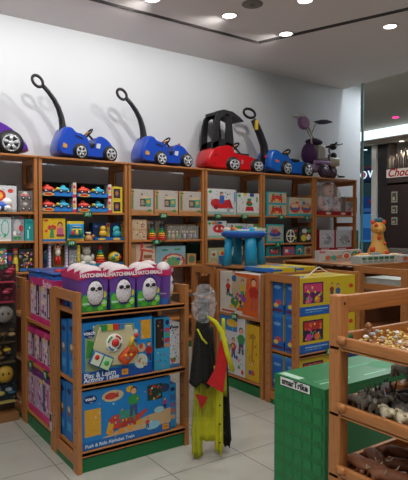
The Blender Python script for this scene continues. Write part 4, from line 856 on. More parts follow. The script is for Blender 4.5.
MB().box(-.40, .24, -.12, .20, 0, .06, mat('#8a5f38', .5)).build('base', t)
for r_ in range(7):
    cols, ball = PACK[r_]; z = 1.215-(r_+1)*.155
    for c_, cn in ((0, 'left'), (1, 'centre'), (2, 'right')):
        clear_pack(.635+c_*.222, 4.185, z, .21, .148, .105, cols, 'clear toy pack %s in the %s column of the stand' % (NROW[r_], cn), ball=ball, seed=r_*3+c_)

# ------------------------------------------------------------------ second island
DX0, DX1 = 3.03, 3.80
endcap('near wooden end shelf of the middle island, stocked with yellow boxes', DX0, DX1, 3.04, 3.42, [.125, .46, .50][:2], pw=.06)
gondola('middle wooden gondola of the middle island, holding wide picture boxes', DX0, DX1, 3.45, 4.13, [.125, .69], 1.09)
endcap('far wooden end shelf of the middle island, behind the hanging costumes', DX0, DX1, 4.17, 4.56, [.125, .45, .8])
B_ = MB().box(DX0+.10, DX1-.03, 3.90, 4.5, 1.106, 1.118, WX)
tag(B_.build('top_board', loc=(0, 0, 0)), 'wooden board across the top of the middle island under the activity table', 'board')
def sidebox(y, z, w, h, front, art, name, label, depth=.2, side=None):
    return carton(0, 0, z, h, front, art, name, label, x=DX0+.012, w=w, y=y, depth=depth, side=side or front, rz=-PI/2)
sidebox(3.80, .691, .56, .385, '#c9c4bc', [('p', [(.45, .05), (1, .0), (1, 1), (.4, 1)], '#cc5a22'), ('p', [(.3, .35), (.62, .25), (.72, .9), (.35, .95)], '#b8a488'), ('kid', .22, .42, .4, '#b82a2a', '#1f1f24'), ('kid', .38, .62, .42, '#2a6a9a', '#c8a888'), ('kid', .88, .15, .75, '#b02a22', '#b8563a'), ('kid', .6, .4, .45, '#c8a83a', '#2a8a5a'), ('e', .45, .3, .16, .12, '#3a7a3a'), ('e', .55, .4, .14, .1, '#7a4a9a'), ('s', 101, 26, ['#c8262b', '#2a8a4a', '#e0b02a', '#2a5ab0', '#2a2a2a'], .2, .15, .7, .5, .02), ('r', 0, 0, .6, .1, '#cfcac2'), ('r', .05, .03, .4, .08, '#b04a3a')],
        'building_blocks_box', 'white and orange box printed with children playing with blocks', depth=.22)
sidebox(3.895, .13, .38, .535, '#c7cace', [('r', 0, .74, .7, 1, '#2a7ab8'), ('e', .5, .88, .22, .07, '#d8b02c'), ('r', .0, 0, 1, .1, '#d2d4d6'), ('t', .4, .05, .055, 'zoom', '#1f5aa8', .001), ('e', .2, .62, .1, .07, '#d8d8dc'), ('e', .2, .62, .07, .05, '#2a5a9a'), ('kid', .55, .28, .35, '#a82a2a', '#24448a'), ('kid', .85, .38, .45, '#3a8a4a', '#3a4a6a'), ('p', [(.1, .15), (.45, .15), (.4, .45), (.3, .55), (.12, .4)], '#2a4a9a'), ('p', [(.15, .2), (.3, .2), (.28, .5), (.18, .4)], '#b8b4c0'), ('s', 102, 30, ['#b8262b', '#2a4a9a', '#e0b02a', '#c87a9a', '#3a8a4a'], .1, .14, .8, .5, .022), ('e', .9, .08, .05, .04, '#c8262b')],
        'construction_toy_box', 'tall white box with blue corner printed with construction toys', depth=.22)
sidebox(3.60, .13, .18, .49, '#cfa522', [('r', .2, .1, .45, .18, '#3a5a9a'), ('e', .55, .14, .12, .05, '#c84a2a'), ('p', [(.4, .35), (.5, .3), (.6, .7), (.45, .75)], '#b07a1a'), ('e', .5, .8, .25, .05, '#a87a1c'), ('s', 103, 8, ['#a8701a', '#8a5a1a'], .2, .3, .8, .75, .012)], 'yellow_narrow_box', 'narrow yellow box standing beside the near post of the gondola', depth=.22)
p = at(234, 313, 0, DX0-.004)
price_tag(DX0-.001, p[1], .67, '299', 'green price tag on the middle gondola shelf edge', rz=-PI/2, w=.08)

# activity table on top
t = thing('activity_table', 'toddler activity table with chunky teal legs and musical top', 'toy table', (3.37, 4.12, 1.118), R(-8)); t.scale = (1.0, 1.0, 1.2)

TE = mat('#1596c4', .35); 
m = MB()
for (x, y) in ((-.17, -.10), (.17, -.10), (.0, .13), (0.0, -.13)):
    pass
for (x, y, w0) in ((-.185, .0, .045), (.0, -.12, .065), (.19, .0, .045), (0, .13, .05)):
    MB().loft([[(x*1.08+w0*1.1*math.cos(a*PI/6), y*1.08+w0*.8*math.sin(a*PI/6), 0) for a in range(12)], [(x+w0*.9*math.cos(a*PI/6), y+w0*.7*math.sin(a*PI/6), .13) for a in range(12)], [(x*.93+w0*.95*math.cos(a*PI/6), y*.93+w0*.7*math.sin(a*PI/6), .235) for a in range(12)]], TE).build('leg', t)
MB().lathe([(.19, .225), (.235, .24), (.245, .262), (.235, .275)], mat('#1454b0', .35), n=28, sy=.75).build('table_rim', t)
MB().lathe([(.225, .272), (.22, .284), (.001, .286)], mat('#2a9ad0', .4), n=28, sy=.75).build('play_surface', t)
m = MB(); rd = random.Random(2)
for (x, c, r_) in ((-.17, '#d8d4cc', .04), (-.11, '#c83a2a', .03), (-.05, '#2a4ac0', .04), (.03, '#30a8c8', .045), (.1, '#d83a3a', .03), (.14, '#e8dcc8', .03), (.185, '#3ab04a', .035), (-.14, '#d87a2a', .03), (.07, '#cfe0e8', .03)):
    m.ell((x, rd.uniform(-.1, .06), .292), (r_, r_, .022), c)
m.box(-.16, -.02, -.13, -.08, .284, .30, '#e8e4dc').box(.04, .17, -.13, -.09, .284, .305, '#d8c8b8'); m.build('play_pieces', t)
# low pieces around the table
for (x, w, c, a, lb) in ((3.22, .11, '#2272b4', [('e', .6, .7, .3, .2, '#c8b45a'), ('r', .6, .1, .9, .5, '#b84a4a')], 'blue box left of the activity table'), (3.38, .09, '#1f7a52', [('r', .5, .3, 1, 1, '#2a6a9a')], 'green box between the left legs of the activity table')):
    carton(0, 0, 1.118, .085, c, a, 'small_toy_box', lb, x=x+.1, w=w, y=4.33, depth=.08)

# yellow and blue boxes on the near end of the middle island
YB = '#cdb01e'
def ybox(z, y, label, h, seed=1, front=True):
    a = [('r', 0, 0, 1, .24, '#1a5eae'), ('r', .12, .14, .5, .17, '#8ab8e0'), ('r', .12, .08, .4, .1, '#6a9ad0'), ('r', .08, .32, .42, .88, '#5a1f5a' if seed % 2 else '#2a1a3a'), ('r', .1, .62, .40, .84, '#c83a6a' if seed % 2 else '#b82a2a'), ('s', seed, 20, ['#d83a8a', '#2a9a8a', '#d8842a', '#3ab04a', '#d8d02a'], .12, .36, .39, .82, .014), ('e', .18, .42, .05, .1, '#c83a9a'), ('e', .32, .42, .05, .1, '#d8782a'),
         ('kid', .57, .42, .4, '#8a3a3a', '#3a3a6a'), ('kid', .68, .34, .45, '#3a5a8a', '#4a3a3a'), ('s', seed+5, 14, ['#2a2a4a', '#8a3a3a', '#c8c0b8'], .55, .3, .78, .45, .012), ('e', .92, .7, .04, .06, '#c83a2a'), ('p', [(.6, .24), (.95, .24), (.95, .3)], '#d8d0c0')]
    sl = [('r', 0, .9, 1, 1, '#2a7ac8'), ('e', .5, .72, .3, .05, '#6aa0d0'), ('e', .6, .3, .25, .08, '#b84a5a'), ('e', .4, .22, .2, .06, '#d8c050'), ('r', .05, .05, .95, .12, '#5a2a4a')]
    return carton(0, 0, z, h, YB, a if front else [], 'construction_set_box', label, x=3.415, w=.70, y=y, depth=.145, side='#1763b4', top='#bba52a', art_left=sl, group='yellow and blue construction set boxes', art_top=[('r', .02, .6, .3, 1, '#2a7ac8')])
for (z, n) in ((.462, 'lower'), (.772, 'top')):
    for (y, k) in ((3.065, 'front'), (3.235, 'rear')):
        ybox(z, y, 'yellow and blue construction set box, %s of the two tiers, %s row' % (n, k), .306, seed=3 if n == 'top' else 4, front=True)
for (x, w, k) in ((3.30, .26, 'left'), (3.57, .26, 'right')):
    carton(0, 0, 1.092, .036, YB, [('r', 0, .3, .4, .8, '#1a5eae')], 'flat_game_box', 'flat yellow and blue box lying on the middle island behind the hanger, %s one' % k, x=x, w=w, y=3.47, depth=.40, side='#1763b4', top='#c2ab28', art_top=[('r', .0, .0, .25, .35, '#2a7ac8'), ('r', .1, .7, .5, 1, '#2a7ac8'), ('e', .6, .4, .2, .12, '#d8c860')])
for (y, k) in ((3.065, 'front'), (3.235, 'rear')):
    ybox(.13, y, 'yellow and blue construction set box on the bottom shelf, %s row' % k, .29, seed=6)
tag(MB().tube([(-.16, 0, .004), (-.12, 0, .012), (0, 0, .075), (.02, 0, .078), (.16, .0, .012), (.19, 0, .004)], .0045, mat('#e2e2e2', .4)).build('wire_hanger', loc=(3.36, 3.13, 1.078)), 'thin white hanger lying on top of the yellow boxes', 'hanger')
price_tag(3.40, 3.037, .455, '20', 'green price tag under the yellow construction boxes', w=.07, h=.05)

# ------------------------------------------------------------------ costumes beside the left island
t = thing('hanging_rail', 'short wall arm on the end frame carrying the costumes', 'rail', (1.99, 3.08, 1.02))
MB().tube([(0, 0, 0), (.03, -.08, .02), (.03, -.22, .03), (.03, -.30, .06)], .006, mat('#8a8a8c', .3, .8)).build('arm', t)
def drape(cx, cy, z0, z1, w0, w1, col, name, label, thick=.025, folds=4, seed=0, lean=0., rz=0., group=None, hem=.02, colfn=None, obj_parent=None, amp=.018):
    rd = random.Random(seed); n = 28; K = 12; rings = []
    for k in range(K+1):
        f = k/K; z = z1+(z0-z1)*f; w = w0+(w1-w0)*f**.8
        ring = []
        for i in range(n):
            a = 2*PI*i/n
            x = math.cos(a)*w/2; y = math.sin(a)*thick + amp*f*math.sin(folds*x/w*PI*2+seed)*(1 if w > .05 else .3)
            zz = z + (hem*math.sin(folds*1.3*x/w*PI+seed*2) if k == K else 0)
            ring.append((x+lean*f, y, zz))
        rings.append(ring)
    m = MB().loft(rings, mat(col, .85, kind='cloth'))
    if obj_parent: return m.build(name, obj_parent, (cx, cy, 0), rz)
    return m.build(name, loc=(cx, cy, 0), rz=rz)
RZ = R(-35)
def ppos(px, f):      # point at forward depth f seen around pixel column px
    r_ = (px-204)/F_PX*f
    return (f*math.sin(YAW)+r_*math.cos(YAW), f*math.cos(YAW)-r_*math.sin(YAW))
# black, red and yellow cape nearest, then yellow costumes below
x, y = ppos(207, 3.360)
t = thing('hanging_costume', 'black costume with red lining and yellow trim on a hanger', 'costume', (x, y, 0), RZ, 'children\'s costumes hanging by the left island')
drape(-.03, 0, .50, .92, .06, .17, '#14120f', 'black_cloth', '', seed=1, obj_parent=t, folds=3)
m = MB().prism([(.045, .60), (.10, .87), (.135, .70), (.10, .46), (.0, .52)], -.06, -.045, mat('#c01418', .8, kind='cloth')); m.build('red_lining', t)
m = MB(); m.tube([(.0, -.065, .945), (.05, -.07, .91), (.095, -.07, .84), (.125, -.07, .72), (.16, -.07, .60)], [.006, .013, .016, .016, .014], mat('#c9c416', .8, kind='cloth'), 8, flat=.4).tube([(-.06, -.05, .86), (-.03, -.055, .80), (.0, -.06, .77)], .006, mat('#c9c416', .8, kind='cloth'), 6); m.build('yellow_trim', t)
MB().tube([(0, 0, .92), (0, 0, 1.0), (.01, 0, 1.03), (.02, 0, 1.01)], .004, mat('#9a9a9c', .3, .8)).build('hanger', t)
x, y = ppos(218, 3.467)
t = thing('hanging_costume', 'yellow costume strip hanging right of the black one', 'costume', (x, y, 0), RZ, 'children\'s costumes hanging by the left island')
drape(.035, .0, .40, .90, .02, .05, '#b5b51c', 'yellow_cloth', '', thick=.01, seed=5, obj_parent=t)
drape(.035, .05, .05, .62, .06, .075, '#0f0e10', 'black_trousers', '', thick=.02, seed=3, obj_parent=t, lean=.02)
x, y = ppos(210.5, 3.424)
t = thing('hanging_costume', 'yellow skirted costume reaching nearly to the floor', 'costume', (x, y, 0), RZ, 'children\'s costumes hanging by the left island')
drape(-.03, 0, .13, .60, .12, .19, '#b8b41a', 'yellow_skirt', '', thick=.035, seed=6, obj_parent=t, folds=5, amp=.03)
drape(.055, -.03, .05, .50, .05, .055, '#c2be20', 'yellow_leg', '', thick=.02, seed=8, obj_parent=t, folds=2)
drape(-.085, -.02, -.0+.02, .48, .04, .075, '#aeb022', 'yellow_sleeve', '', thick=.02, seed=9, obj_parent=t, folds=2)
drape(-.03, 0.02, .55, .85, .10, .13, '#2a2620', 'dark_bodice', '', thick=.03, seed=2, obj_parent=t, folds=3)
m = MB().prism([(-.10, .44), (-.02, .42), (.0, .46), (-.035, .38), (-.06, .34), (-.075, .39)], -.075, -.07, mat('#b81c1c', .8)); m.build('red_applique', t)
for k in range(6): MB().ell((.06+.03*(k % 2), -.058, .12+k*.06), (.006, .004, .006), '#16140f', 6, 5).build('button', t)
# crumpled clear bag above
x, y = ppos(204, 3.317)
rd = random.Random(12); m = MB(); rings = []
for k in range(13):
    f = k/12; z = .90+.24*f; r_ = .03+.05*math.sin(PI*min(1, f*1.02))**.6
    rings.append([(math.cos(a*PI/9)*r_*rd.uniform(.75, 1.25), math.sin(a*PI/9)*r_*.7*rd.uniform(.7, 1.3), z) for a in range(18)])
m.loft(rings, clear('#d8dce2', .16, .2), smooth=False)
tag(m.build('plastic_bag', loc=(x, y, 0)), 'crumpled clear plastic bag bunched above the black costume', 'plastic bag')
m = MB(); rings = []
for k in range(13):
    z = .28+.62*k/12; rings.append([(math.cos(a*PI/9)*(.10)*rd.uniform(.9, 1.08)-.01, math.sin(a*PI/9)*.05*rd.uniform(.85, 1.1), z) for a in range(18)])
x, y = ppos(199, 3.338)
m.loft(rings, clear('#2a2c2a', .10, .15), caps=False)
tag(m.build('garment_bag', loc=(x, y, 0), rz=RZ), 'thin clear garment bag over the yellow and black costumes', 'plastic bag')

# ------------------------------------------------------------------ third island at the right
FX0, FX1 = 4.33, 5.45
endcap('wooden end shelf behind the nut trays at the right', FX0, FX1, 2.93, 3.50, [.125, .50, .86], rails=(.04, .88), pw=.07)
gondola('wooden gondola at the right carrying the giraffe', FX0+.02, FX1, 3.53, 4.6, [.125, .5, .8], 1.09)
tag(B(FX0+.02, FX1, 3.53, 4.6, 1.093, 1.106, WX).build('top_board'), 'wooden board on the right island under the giraffe', 'board')
for i, (y, z, c, lb) in enumerate(((3.02, .90, '#2f6a50', 'near'), (3.22, .90, '#8a9a92', 'far'))):
    carton(0, 0, .861, .13, '#b9c4bc', [('r', .05, .1, .95, .5, '#3a6a50'), ('e', .5, .75, .3, .15, '#c8d0cc')], 'boxed_game', 'pale green box inside the right end shelf, %s one' % lb, x=4.40+.0, w=.20, y=y+.15, depth=.3, rz=-PI/2)
# seashell tray on the right end shelf
t = thing('shell_tray', 'shallow wooden tray of pale shells behind the nut tray', 'tray', (4.93, 2.80, .86))
MB().box(-.45, .45, -.0, .38, .0, .012, WX).box(-.45, .45, 0, .015, 0, .05, WX).box(-.45, -.435, 0, .38, 0, .05, WY).box(.435, .45, 0, .38, 0, .05, WY).build('tray', t)
m = MB(); rd = random.Random(31)
for i in range(60): m.ell((rd.uniform(-.41, .41), rd.uniform(.04, .34), .025+rd.uniform(0, .02)), (rd.uniform(.015, .03), rd.uniform(.015, .03), .014), rd.choice(['#b8b4ac', '#8a847c', '#5a5650', '#d0ccc4']), 8, 6)
s_ = m.build('shells', t); s_['kind'] = 'stuff'
# white boxes on top
def wbox(x, y, w, label, seed):
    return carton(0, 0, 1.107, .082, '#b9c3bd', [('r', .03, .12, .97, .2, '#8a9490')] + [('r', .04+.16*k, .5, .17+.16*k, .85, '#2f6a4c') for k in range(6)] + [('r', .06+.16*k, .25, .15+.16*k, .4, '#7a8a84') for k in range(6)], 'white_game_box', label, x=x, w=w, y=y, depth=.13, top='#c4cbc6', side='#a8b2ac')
wbox(4.80, 3.60, .58, 'long white box with green squares in front of the giraffe', 1)
carton(0, 0, 1.107, .105, '#b8bcb8', [('e', .5, .5, .25, .35, '#3a8a7a'), ('e', .5, .48, .17, .24, '#c8643a'), ('r', .05, .1, .3, .3, '#9a5a4a')], 'round_picture_box', 'white box with a teal ringed orange picture at the giraffe foot', x=4.98, w=.13, y=3.75, depth=.05)
carton(0, 0, 1.107, .075, '#b4b8b6', [('e', .3, .5, .2, .35, '#c86a3a'), ('e', .7, .5, .2, .35, '#7a5a4a')], 'animal_picture_box', 'white box with brown pictures at the right edge of the photo', x=5.26, w=.2, y=3.56, depth=.12)
# giraffe
t = thing('toy_giraffe', 'yellow sitting toy giraffe with orange spots and teal crown tuft', 'toy giraffe', (5.19, 3.90, 1.107), R(-38))
YG = mat('#d8a24a', .4); OR = mat('#d4521f', .4)
MB().lathe([(.02, 0), (.12, .01), (.135, .05), (.115, .12), (.085, .19), (.066, .27), (.06, .32), (.05, .36), (.01, .37)], YG, n=22, sy=.9).ell((0, -.0, .375), (.085, .08, .072), YG).ell((0, -.065, .36), (.05, .045, .04), YG).ell((-.17, -.06, .045), (.11, .07, .045), YG).ell((.17, -.06, .045), (.11, .07, .045), YG).build('body', t)
m = MB()
for (x, y, z, r_) in ((-.005, -.075, .27, .026), (-.085, -.085, .13, .034), (.075, -.095, .09, .032), (.0, -.125, .03, .03), (-.04, -.063, .41, .024), (.235, -.075, .06, .028), (.03, .075, .2, .03), (.06, -.06, .2, .02)):
    MB().ell((x, y, z), (r_, .014, r_*1.1), OR, 12, 8).build('spot', t)
MB().ell((-.062, 0, .445), (.028, .024, .03), OR).ell((.062, 0, .445), (.028, .024, .03), OR).build('ears', t)
MB().tube([(-.02, 0, .43), (-.025, 0, .475)], .008, YG).tube([(.02, 0, .43), (.025, 0, .475)], .008, YG).ell((-.025, 0, .48), (.014, .014, .014), OR).ell((.025, 0, .48), (.014, .014, .014), OR).build('horns', t)
m = MB()
for k in range(5): m.ell((-.045+k*.022, 0, .462+.01*(k % 2)), (.016, .016, .026), mat('#1f7f96', .5), 8, 6)
m.build('crown_tuft', t)
MB().ell((-.028, -.083, .385), (.007, .004, .009), '#1a1410', 8, 6).ell((.028, -.083, .385), (.007, .004, .009), '#1a1410', 8, 6).build('eyes', t)

# ------------------------------------------------------------------ green trike box
gx0, gx1, gy0, gy1, gh = 1.845, 2.72, 1.67, 2.01, .75
G = mat('#12703a', .35)
m = MB().box(-.0, gx1-gx0, 0, gy1-gy0, 0, gh, G)
W_ = gy1-gy0
side = []
for i in range(5):
    for j in range(9):
        u = .04+i*.19; v = .03+j*.105
        side.append(('r', u, v, u+.155, v+.07, '#1a7a42'))
        if (i+j) % 3 == 0: side.append(('e', u+.08, v+.085, .012, .006, '#5a7a3a'))
side += [('r', .13, .935, .74, .998, '#101418'), ('r', .14, .94, .73, .995, '#e2e8e4')]
m.art(W_, gh, side, rot=Matrix.Translation((0, W_/2, 0)) @ Matrix.Rotation(-PI/2, 4, 'Z'))
L_ = gx1-gx0
m.T = Matrix.Translation((0, W_/2, 0)) @ Matrix.Rotation(-PI/2, 4, 'Z')
m.text('smarTrike', .043, '#101214', (-.022, -.006, gh*.970), bold=.0014)
m.T = Matrix.Identity(4)
m.art(L_, W_, [('r', .05, .2, .3, .24, '#7ab890'), ('r', .05, .3, .36, .33, '#4a9a68'), ('p', [(.02, .55), (.07, .55), (.07, .95), (.02, .95)], '#a8c8b4'), ('r', .3, .55, .7, .6, '#5aa878'), ('e', .7, .4, .12, .2, '#1f8048'), ('r', .4, .15, .6, .18, '#8ac8a0')], rot=Matrix.Translation((L_/2, 0, gh)) @ Matrix.Rotation(-PI/2, 4, 'X'))
tag(m.build('trike_box', loc=(gx0, gy0, 0)), 'tall green box lettered smarTrike standing beside the wooden tray stand', 'box')
carton(0, 0, .0, .77, '#14305e', [('r', .0, .9, 1, 1, '#1a4f92')], 'blue_box', 'dark blue box behind the green box', x=2.80, w=.5, y=2.03, depth=.1)

# ------------------------------------------------------------------ tray stand at the right
SX, SY = 1.555, 1.39
st = thing('tray_stand', 'wooden stand with three tilted trays of small toys', 'display stand', (SX, SY, 0))
SWd = .80; SD = .78
m = MB()
for (x, y) in ((0, -.055), (SWd-.045, -.055), (0, -SD), (SWd-.045, -SD)):
    m = MB().rbox(x, x+.05, y, y+.055, 0, 1.241, WV, .006); m.lathe([(.006, 0), (.006, -.001)], DOT, 'y', (x+.025, y, 1.21), 8); m.build('post', st)
MB().rbox(.05, SWd-.045, -.05, -.022, 1.172, 1.239, WX, .006).build('top_rail', st)
MB().rbox(.05, SWd-.045, -SD+.012, -SD+.04, 1.172, 1.239, WX, .006).build('top_rail', st)
TZ = (1.04, .787, .55)
for z in TZ:
    m = MB().box(.0, SWd, -SD, -.005, z-.004, z+.006, WX).build('tray_floor', st)
    MB().rbox(.0, .022, -SD+.055, -.056, z-.004, z+.046, WY, .006).build('side_rail', st)
    MB().rbox(SWd-.02, SWd+.002, -SD+.055, -.056, z-.004, z+.046, WY, .006).build('side_rail', st)
    MB().lathe([(.008, -.016), (.016, -.012), (.016, .02), (.008, .02)], WV, 'y', (.0, -.07, z+.035), 14).build('rail_knob', st)
    MB().rbox(.05, SWd-.05, -.03, -.008, z, z+.05, WX, .005).build('back_rail', st)
    MB().lathe([(.017, -.002), (.017, .004), (.001, .008)], mat('#0d5a34', .5), 'y', (.075, -.04, z+.03), 14).build('green_peg', st)
# pale small pieces, too many to count
def in_tray(i, x, y, dz=0): return (SX+x, SY+y, TZ[i]+.006+dz)
m = MB(); rd = random.Random(77)
for i in range(620):
    x = rd.uniform(.02, .5); y = rd.uniform(-.7, -.045); L0 = max(0, .030*math.sin(min(1, (x)/.3)*PI*.5)); z = rd.uniform(0, .6*L0+.012)
    c = rd.choice(['#dcc46a', '#e0cc80', '#d0b458', '#e6d8a4', '#c4a24a', '#e0d8c8'])
    m.ell((x, y, z+.007), (rd.uniform(.005, .009), rd.uniform(.005, .008), rd.uniform(.004, .007)), c, 7, 5)
o = m.build('yellow_beans', loc=in_tray(0, 0, 0)); o['kind'] = 'stuff'; tag(o, 'heap of small yellow nut shaped toys filling the upper tray', 'small toys')
WORD = ['white', 'grey', 'brown', 'blue grey']
def shell_piece(seed):
    r_ = random.Random(seed); m = MB(); c = ['#dcd8d2', '#a09a90', '#9a6e48', '#a8b0b8'][seed % 4]
    m.lathe([(.001, -.015), (.006, -.011), (.010, -.004), (.009, .003), (.005, .009), (.001, .015)], c, 'x', (0, 0, .008), 9, sx=1, sy=.8); return m
tri = []
for k in range(4): tri.append(shell_piece(k).mats[0])
spots = [(.07, -.12), (.10, -.17), (.05, -.2), (.13, -.1), (.09, -.25), (.15, -.19), (.06, -.3), (.19, -.08), (.23, -.14), (.12, -.33), (.05, -.38), (.17, -.27)]
for k, (x, y) in enumerate(spots):
    o = shell_piece(k).build('toy_shell', loc=in_tray(0, x, y, .036), rz=rd.uniform(0, 6))
    tag(o, '%s toy shell lying on the yellow pieces toward the tray corner post' % WORD[k % 4], 'toy shell', '%s toy shells in the upper tray' % WORD[k % 4])
t = thing('toy_figurine', 'little brown figurine standing up in the back corner of the upper tray', 'figurine', in_tray(0, .16, -.06, .0))
MB().lathe([(.014, 0), (.012, .04), (.008, .055)], '#8a5a34', n=10).ell((0, 0, .066), (.012, .012, .014), '#a8764a').ell((-.016, 0, .045), (.007, .007, .015), '#8a5a34').ell((.016, 0, .045), (.007, .007, .015), '#8a5a34').build('body', t)

# animal figurines (skin modifier bodies)
def animal(kind, cols, label, loc, rz, group):
    P = {'rhino': dict(leg=.035, L=.05, br=.023, lr=.0095, neck=(.062, .058), head=(.083, .052), sn=(.105, .040), hr=.014),
         'donkey': dict(leg=.045, L=.042, br=.017, lr=.0055, neck=(.055, .082), head=(.064, .098), sn=(.085, .086), hr=.010),
         'sheep': dict(leg=.026, L=.036, br=.022, lr=.0065, neck=(.046, .056), head=(.056, .066), sn=(.070, .060), hr=.011),
         'bull': dict(leg=.038, L=.052, br=.026, lr=.009, neck=(.062, .066), head=(.078, .062), sn=(.098, .048), hr=.015)}[kind]
    L, lg, br, lr = P['L'], P['leg'], P['br'], P['lr']; bz = lg+br*.8; w = br*.62
    V = [(-L*.9, 0, bz), (0, 0, bz), (L*.8, 0, bz+.003), (P['neck'][0], 0, P['neck'][1]), (P['head'][0], 0, P['head'][1]), (P['sn'][0], 0, P['sn'][1])]
    Rr = [br*.85, br, br*.95, br*.6, P['hr'], P['hr']*.7]; E = [(0,1),(1,2),(2,3),(3,4),(4,5)]
    for (root, x) in ((0, -L*.9), (2, L*.75)):
        for s in (-1, 1):
            b0_ = len(V)
            kx = -.008 if root == 0 else .002
            V += [(x, s*w, bz-br*.35), (x+kx, s*w, lg*.45), (x, s*w, lr*.7)]; Rr += [lr*1.5, lr, lr*1.05]; E += [(root, b0_), (b0_, b0_+1), (b0_+1, b0_+2)]
    b0_ = len(V); V += [(-L*.9-br*1.0, 0, bz-.002), (-L*.9-br*1.2, 0, bz-.025)]; Rr += [.004, .003]; E += [(0, b0_), (b0_, b0_+1)]
    me = bpy.data.meshes.new('a'); me.from_pydata(V, E, []); ob = bpy.data.objects.new('a', me); C.objects.link(ob)
    sk = ob.modifiers.new('s', 'SKIN'); su = ob.modifiers.new('u', 'SUBSURF'); su.levels = 1; su.render_levels = 1
    for i, q in enumerate(me.skin_vertices[0].data): q.radius = (Rr[i], Rr[i]); q.use_root = (i == 1)
    dg = bpy.context.evaluated_depsgraph_get(); dg.update()
    nm = bpy.data.meshes.new_from_object(ob.evaluated_get(dg)); bpy.data.objects.remove(ob)
    nm.materials.clear(); nm.materials.append(mat(cols[0], .6))
    for p in nm.polygons: p.use_smooth = True; p.material_index = 0
    t = thing('toy_' + kind, label, 'toy ' + kind, loc, rz, group)
    b = bpy.data.objects.new('body', nm); C.objects.link(b); b.parent = t
    hx, hz = P['head']; m = MB()
    if kind == 'donkey':
        for s in (-1, 1): m.tube([(hx-.004, s*.006, hz+.006), (hx-.008, s*.012, hz+.032)], [.005, .002], cols[1], 6)
        m.build('ears', t)
    elif kind == 'rhino':
        m.tube([(P['sn'][0], 0, P['sn'][1]+.006), (P['sn'][0]+.010, 0, P['sn'][1]+.034)], [.006, .001], cols[1], 6); m.build('horn', t)
        m = MB(); [m.ell((hx-.008, s*.012, hz+.014), (.004, .003, .008), cols[1], 6, 5) for s in (-1, 1)]; m.build('ears', t)
    elif kind == 'bull':
        for s in (-1, 1): m.tube([(hx, s*.01, hz+.010), (hx+.004, s*.03, hz+.014), (hx+.012, s*.034, hz+.03)], [.004, .003, .001], cols[1], 6)
        m.build('horns', t)
    else:
        for s in (-1, 1): m.ell((hx-.004, s*.015, hz+.002), (.004, .008, .004), cols[1], 6, 5)
        m.build('ears', t)
        m = MB(); r_ = random.Random(3)
        for i in range(26): m.ell((r_.uniform(-L*1.1, L*.9), r_.uniform(-br*.7, br*.7), bz+r_.uniform(-.004, br*.75)), (.009, .009, .008), cols[0], 6, 5)
        m.build('fleece', t)
    return t
H2 = 'dark grey toy donkeys on the middle tray'
dk = animal('donkey', ('#5e574e', '#3a342e'), 'dark toy donkey nearest the left post on the middle tray', in_tray(1, .05, -.09), R(-100), None)
rh = animal('rhino', ('#6a665f', '#a8a49a'), 'grey toy rhino in the middle of the crowded middle tray', in_tray(1, .20, -.12), R(-95), None)
shp = animal('sheep', ('#e0d6b8', '#b8a684'), 'cream toy sheep, left one of the pair at the front rail', in_tray(1, .058, -.215), R(-120), None)
dup(shp, in_tray(1, .06, -.275), R(-115), 'cream toy sheep, right one of the pair at the front rail')
dup(shp, in_tray(1, .07, -.335), R(-80), 'cream toy sheep partly cut by the right edge of the photo')
A2 = [(dk, .10, -.105, -105, 'just inside the corner donkey'), (dk, .045, -.125, -120, 'second along the left rail'), (dk, .095, -.15, -100, 'in the second row near the corner'), (dk, .05, -.165, -135, 'at the left rail just before the sheep'), (dk, .15, -.085, -80, 'by the back rail'), (dk, .14, -.15, -115, 'third from the rail, near the corner'),
      (rh, .13, -.21, -120, 'right behind the first sheep'), (rh, .13, -.28, -70, 'behind the second cream sheep'), (rh, .235, -.09, -110, 'at the back rail under the top board'), (rh, .22, -.20, -90, 'in the third row'), (rh, .22, -.29, -130, 'farther in behind the sheep'), (dk, .20, -.14, -140, 'in the middle of the crowd'), (dk, .28, -.16, -60, 'deep in the crowd near the back'), (rh, .32, -.24, -100, 'deep in the crowd at the right'), (dk, .16, -.38, -95, 'behind the rightmost sheep')]
for (src, x, y, a, w_) in A2:
    dup(src, in_tray(1, x, y), R(a), ('dark toy donkey ' if src is dk else 'grey toy rhino ') + w_)
for (src, x, y, a, w_) in ((rh, .41, -.05, -100, 'grey toy rhino raised on the small step'), (dk, .48, -.06, -80, 'dark toy donkey raised on the small step'), (rh, .55, -.05, -120, 'grey toy rhino at the right end of the small step')):
    dup(src, in_tray(1, x, y, .056), R(a), w_)
# a raised back step in the middle tray for the rear row
o = MB().rbox(0, .4, -.03, .03, 0, .055, WX, .004).build('display_step', loc=in_tray(1, .40, -.055)); o.location.x = SX+.36
tag(o, 'small wooden step at the back of the middle tray', 'display step')
bl = animal('bull', ('#7e4e32', '#c8b89a'), 'brown toy bull nearest the left post on the lowest tray', in_tray(2, .06, -.10), R(-105), None)
for (x, y, a, c) in ((.065, -.16, -95, 'second from the left post on the lowest tray'), (.055, -.235, -70, 'at the rail in the middle of the lowest tray'), (.15, -.10, -120, 'by the back rail of the lowest tray'), (.16, -.20, -60, 'second row of the lowest tray'), (.065, -.31, -110, 'near the right edge of the lowest tray'), (.25, -.13, -80, 'deep in the shade of the lowest tray'), (.17, -.29, -140, 'second row, right part of the lowest tray'), (.26, -.25, -100, 'deep at the right of the lowest tray')):
    dup(bl, in_tray(2, x, y), R(a), 'brown toy bull ' + c)
o = B(-.012, .012, -.001, .001, 0, .05, '#b8b4bc'); o.art(.024, .05, [('r', .15, .3, .85, .6, '#a84a5a'), ('r', .15, .1, .85, .2, '#5a5a6a')], y=-.001)
o = o.build('paper_tag', loc=in_tray(1, .11, -.19, .085)); o.rotation_euler = (R(-25), R(-18), R(-60)); tag(o, 'small white paper tag leaning on the toy rhinos', 'tag')

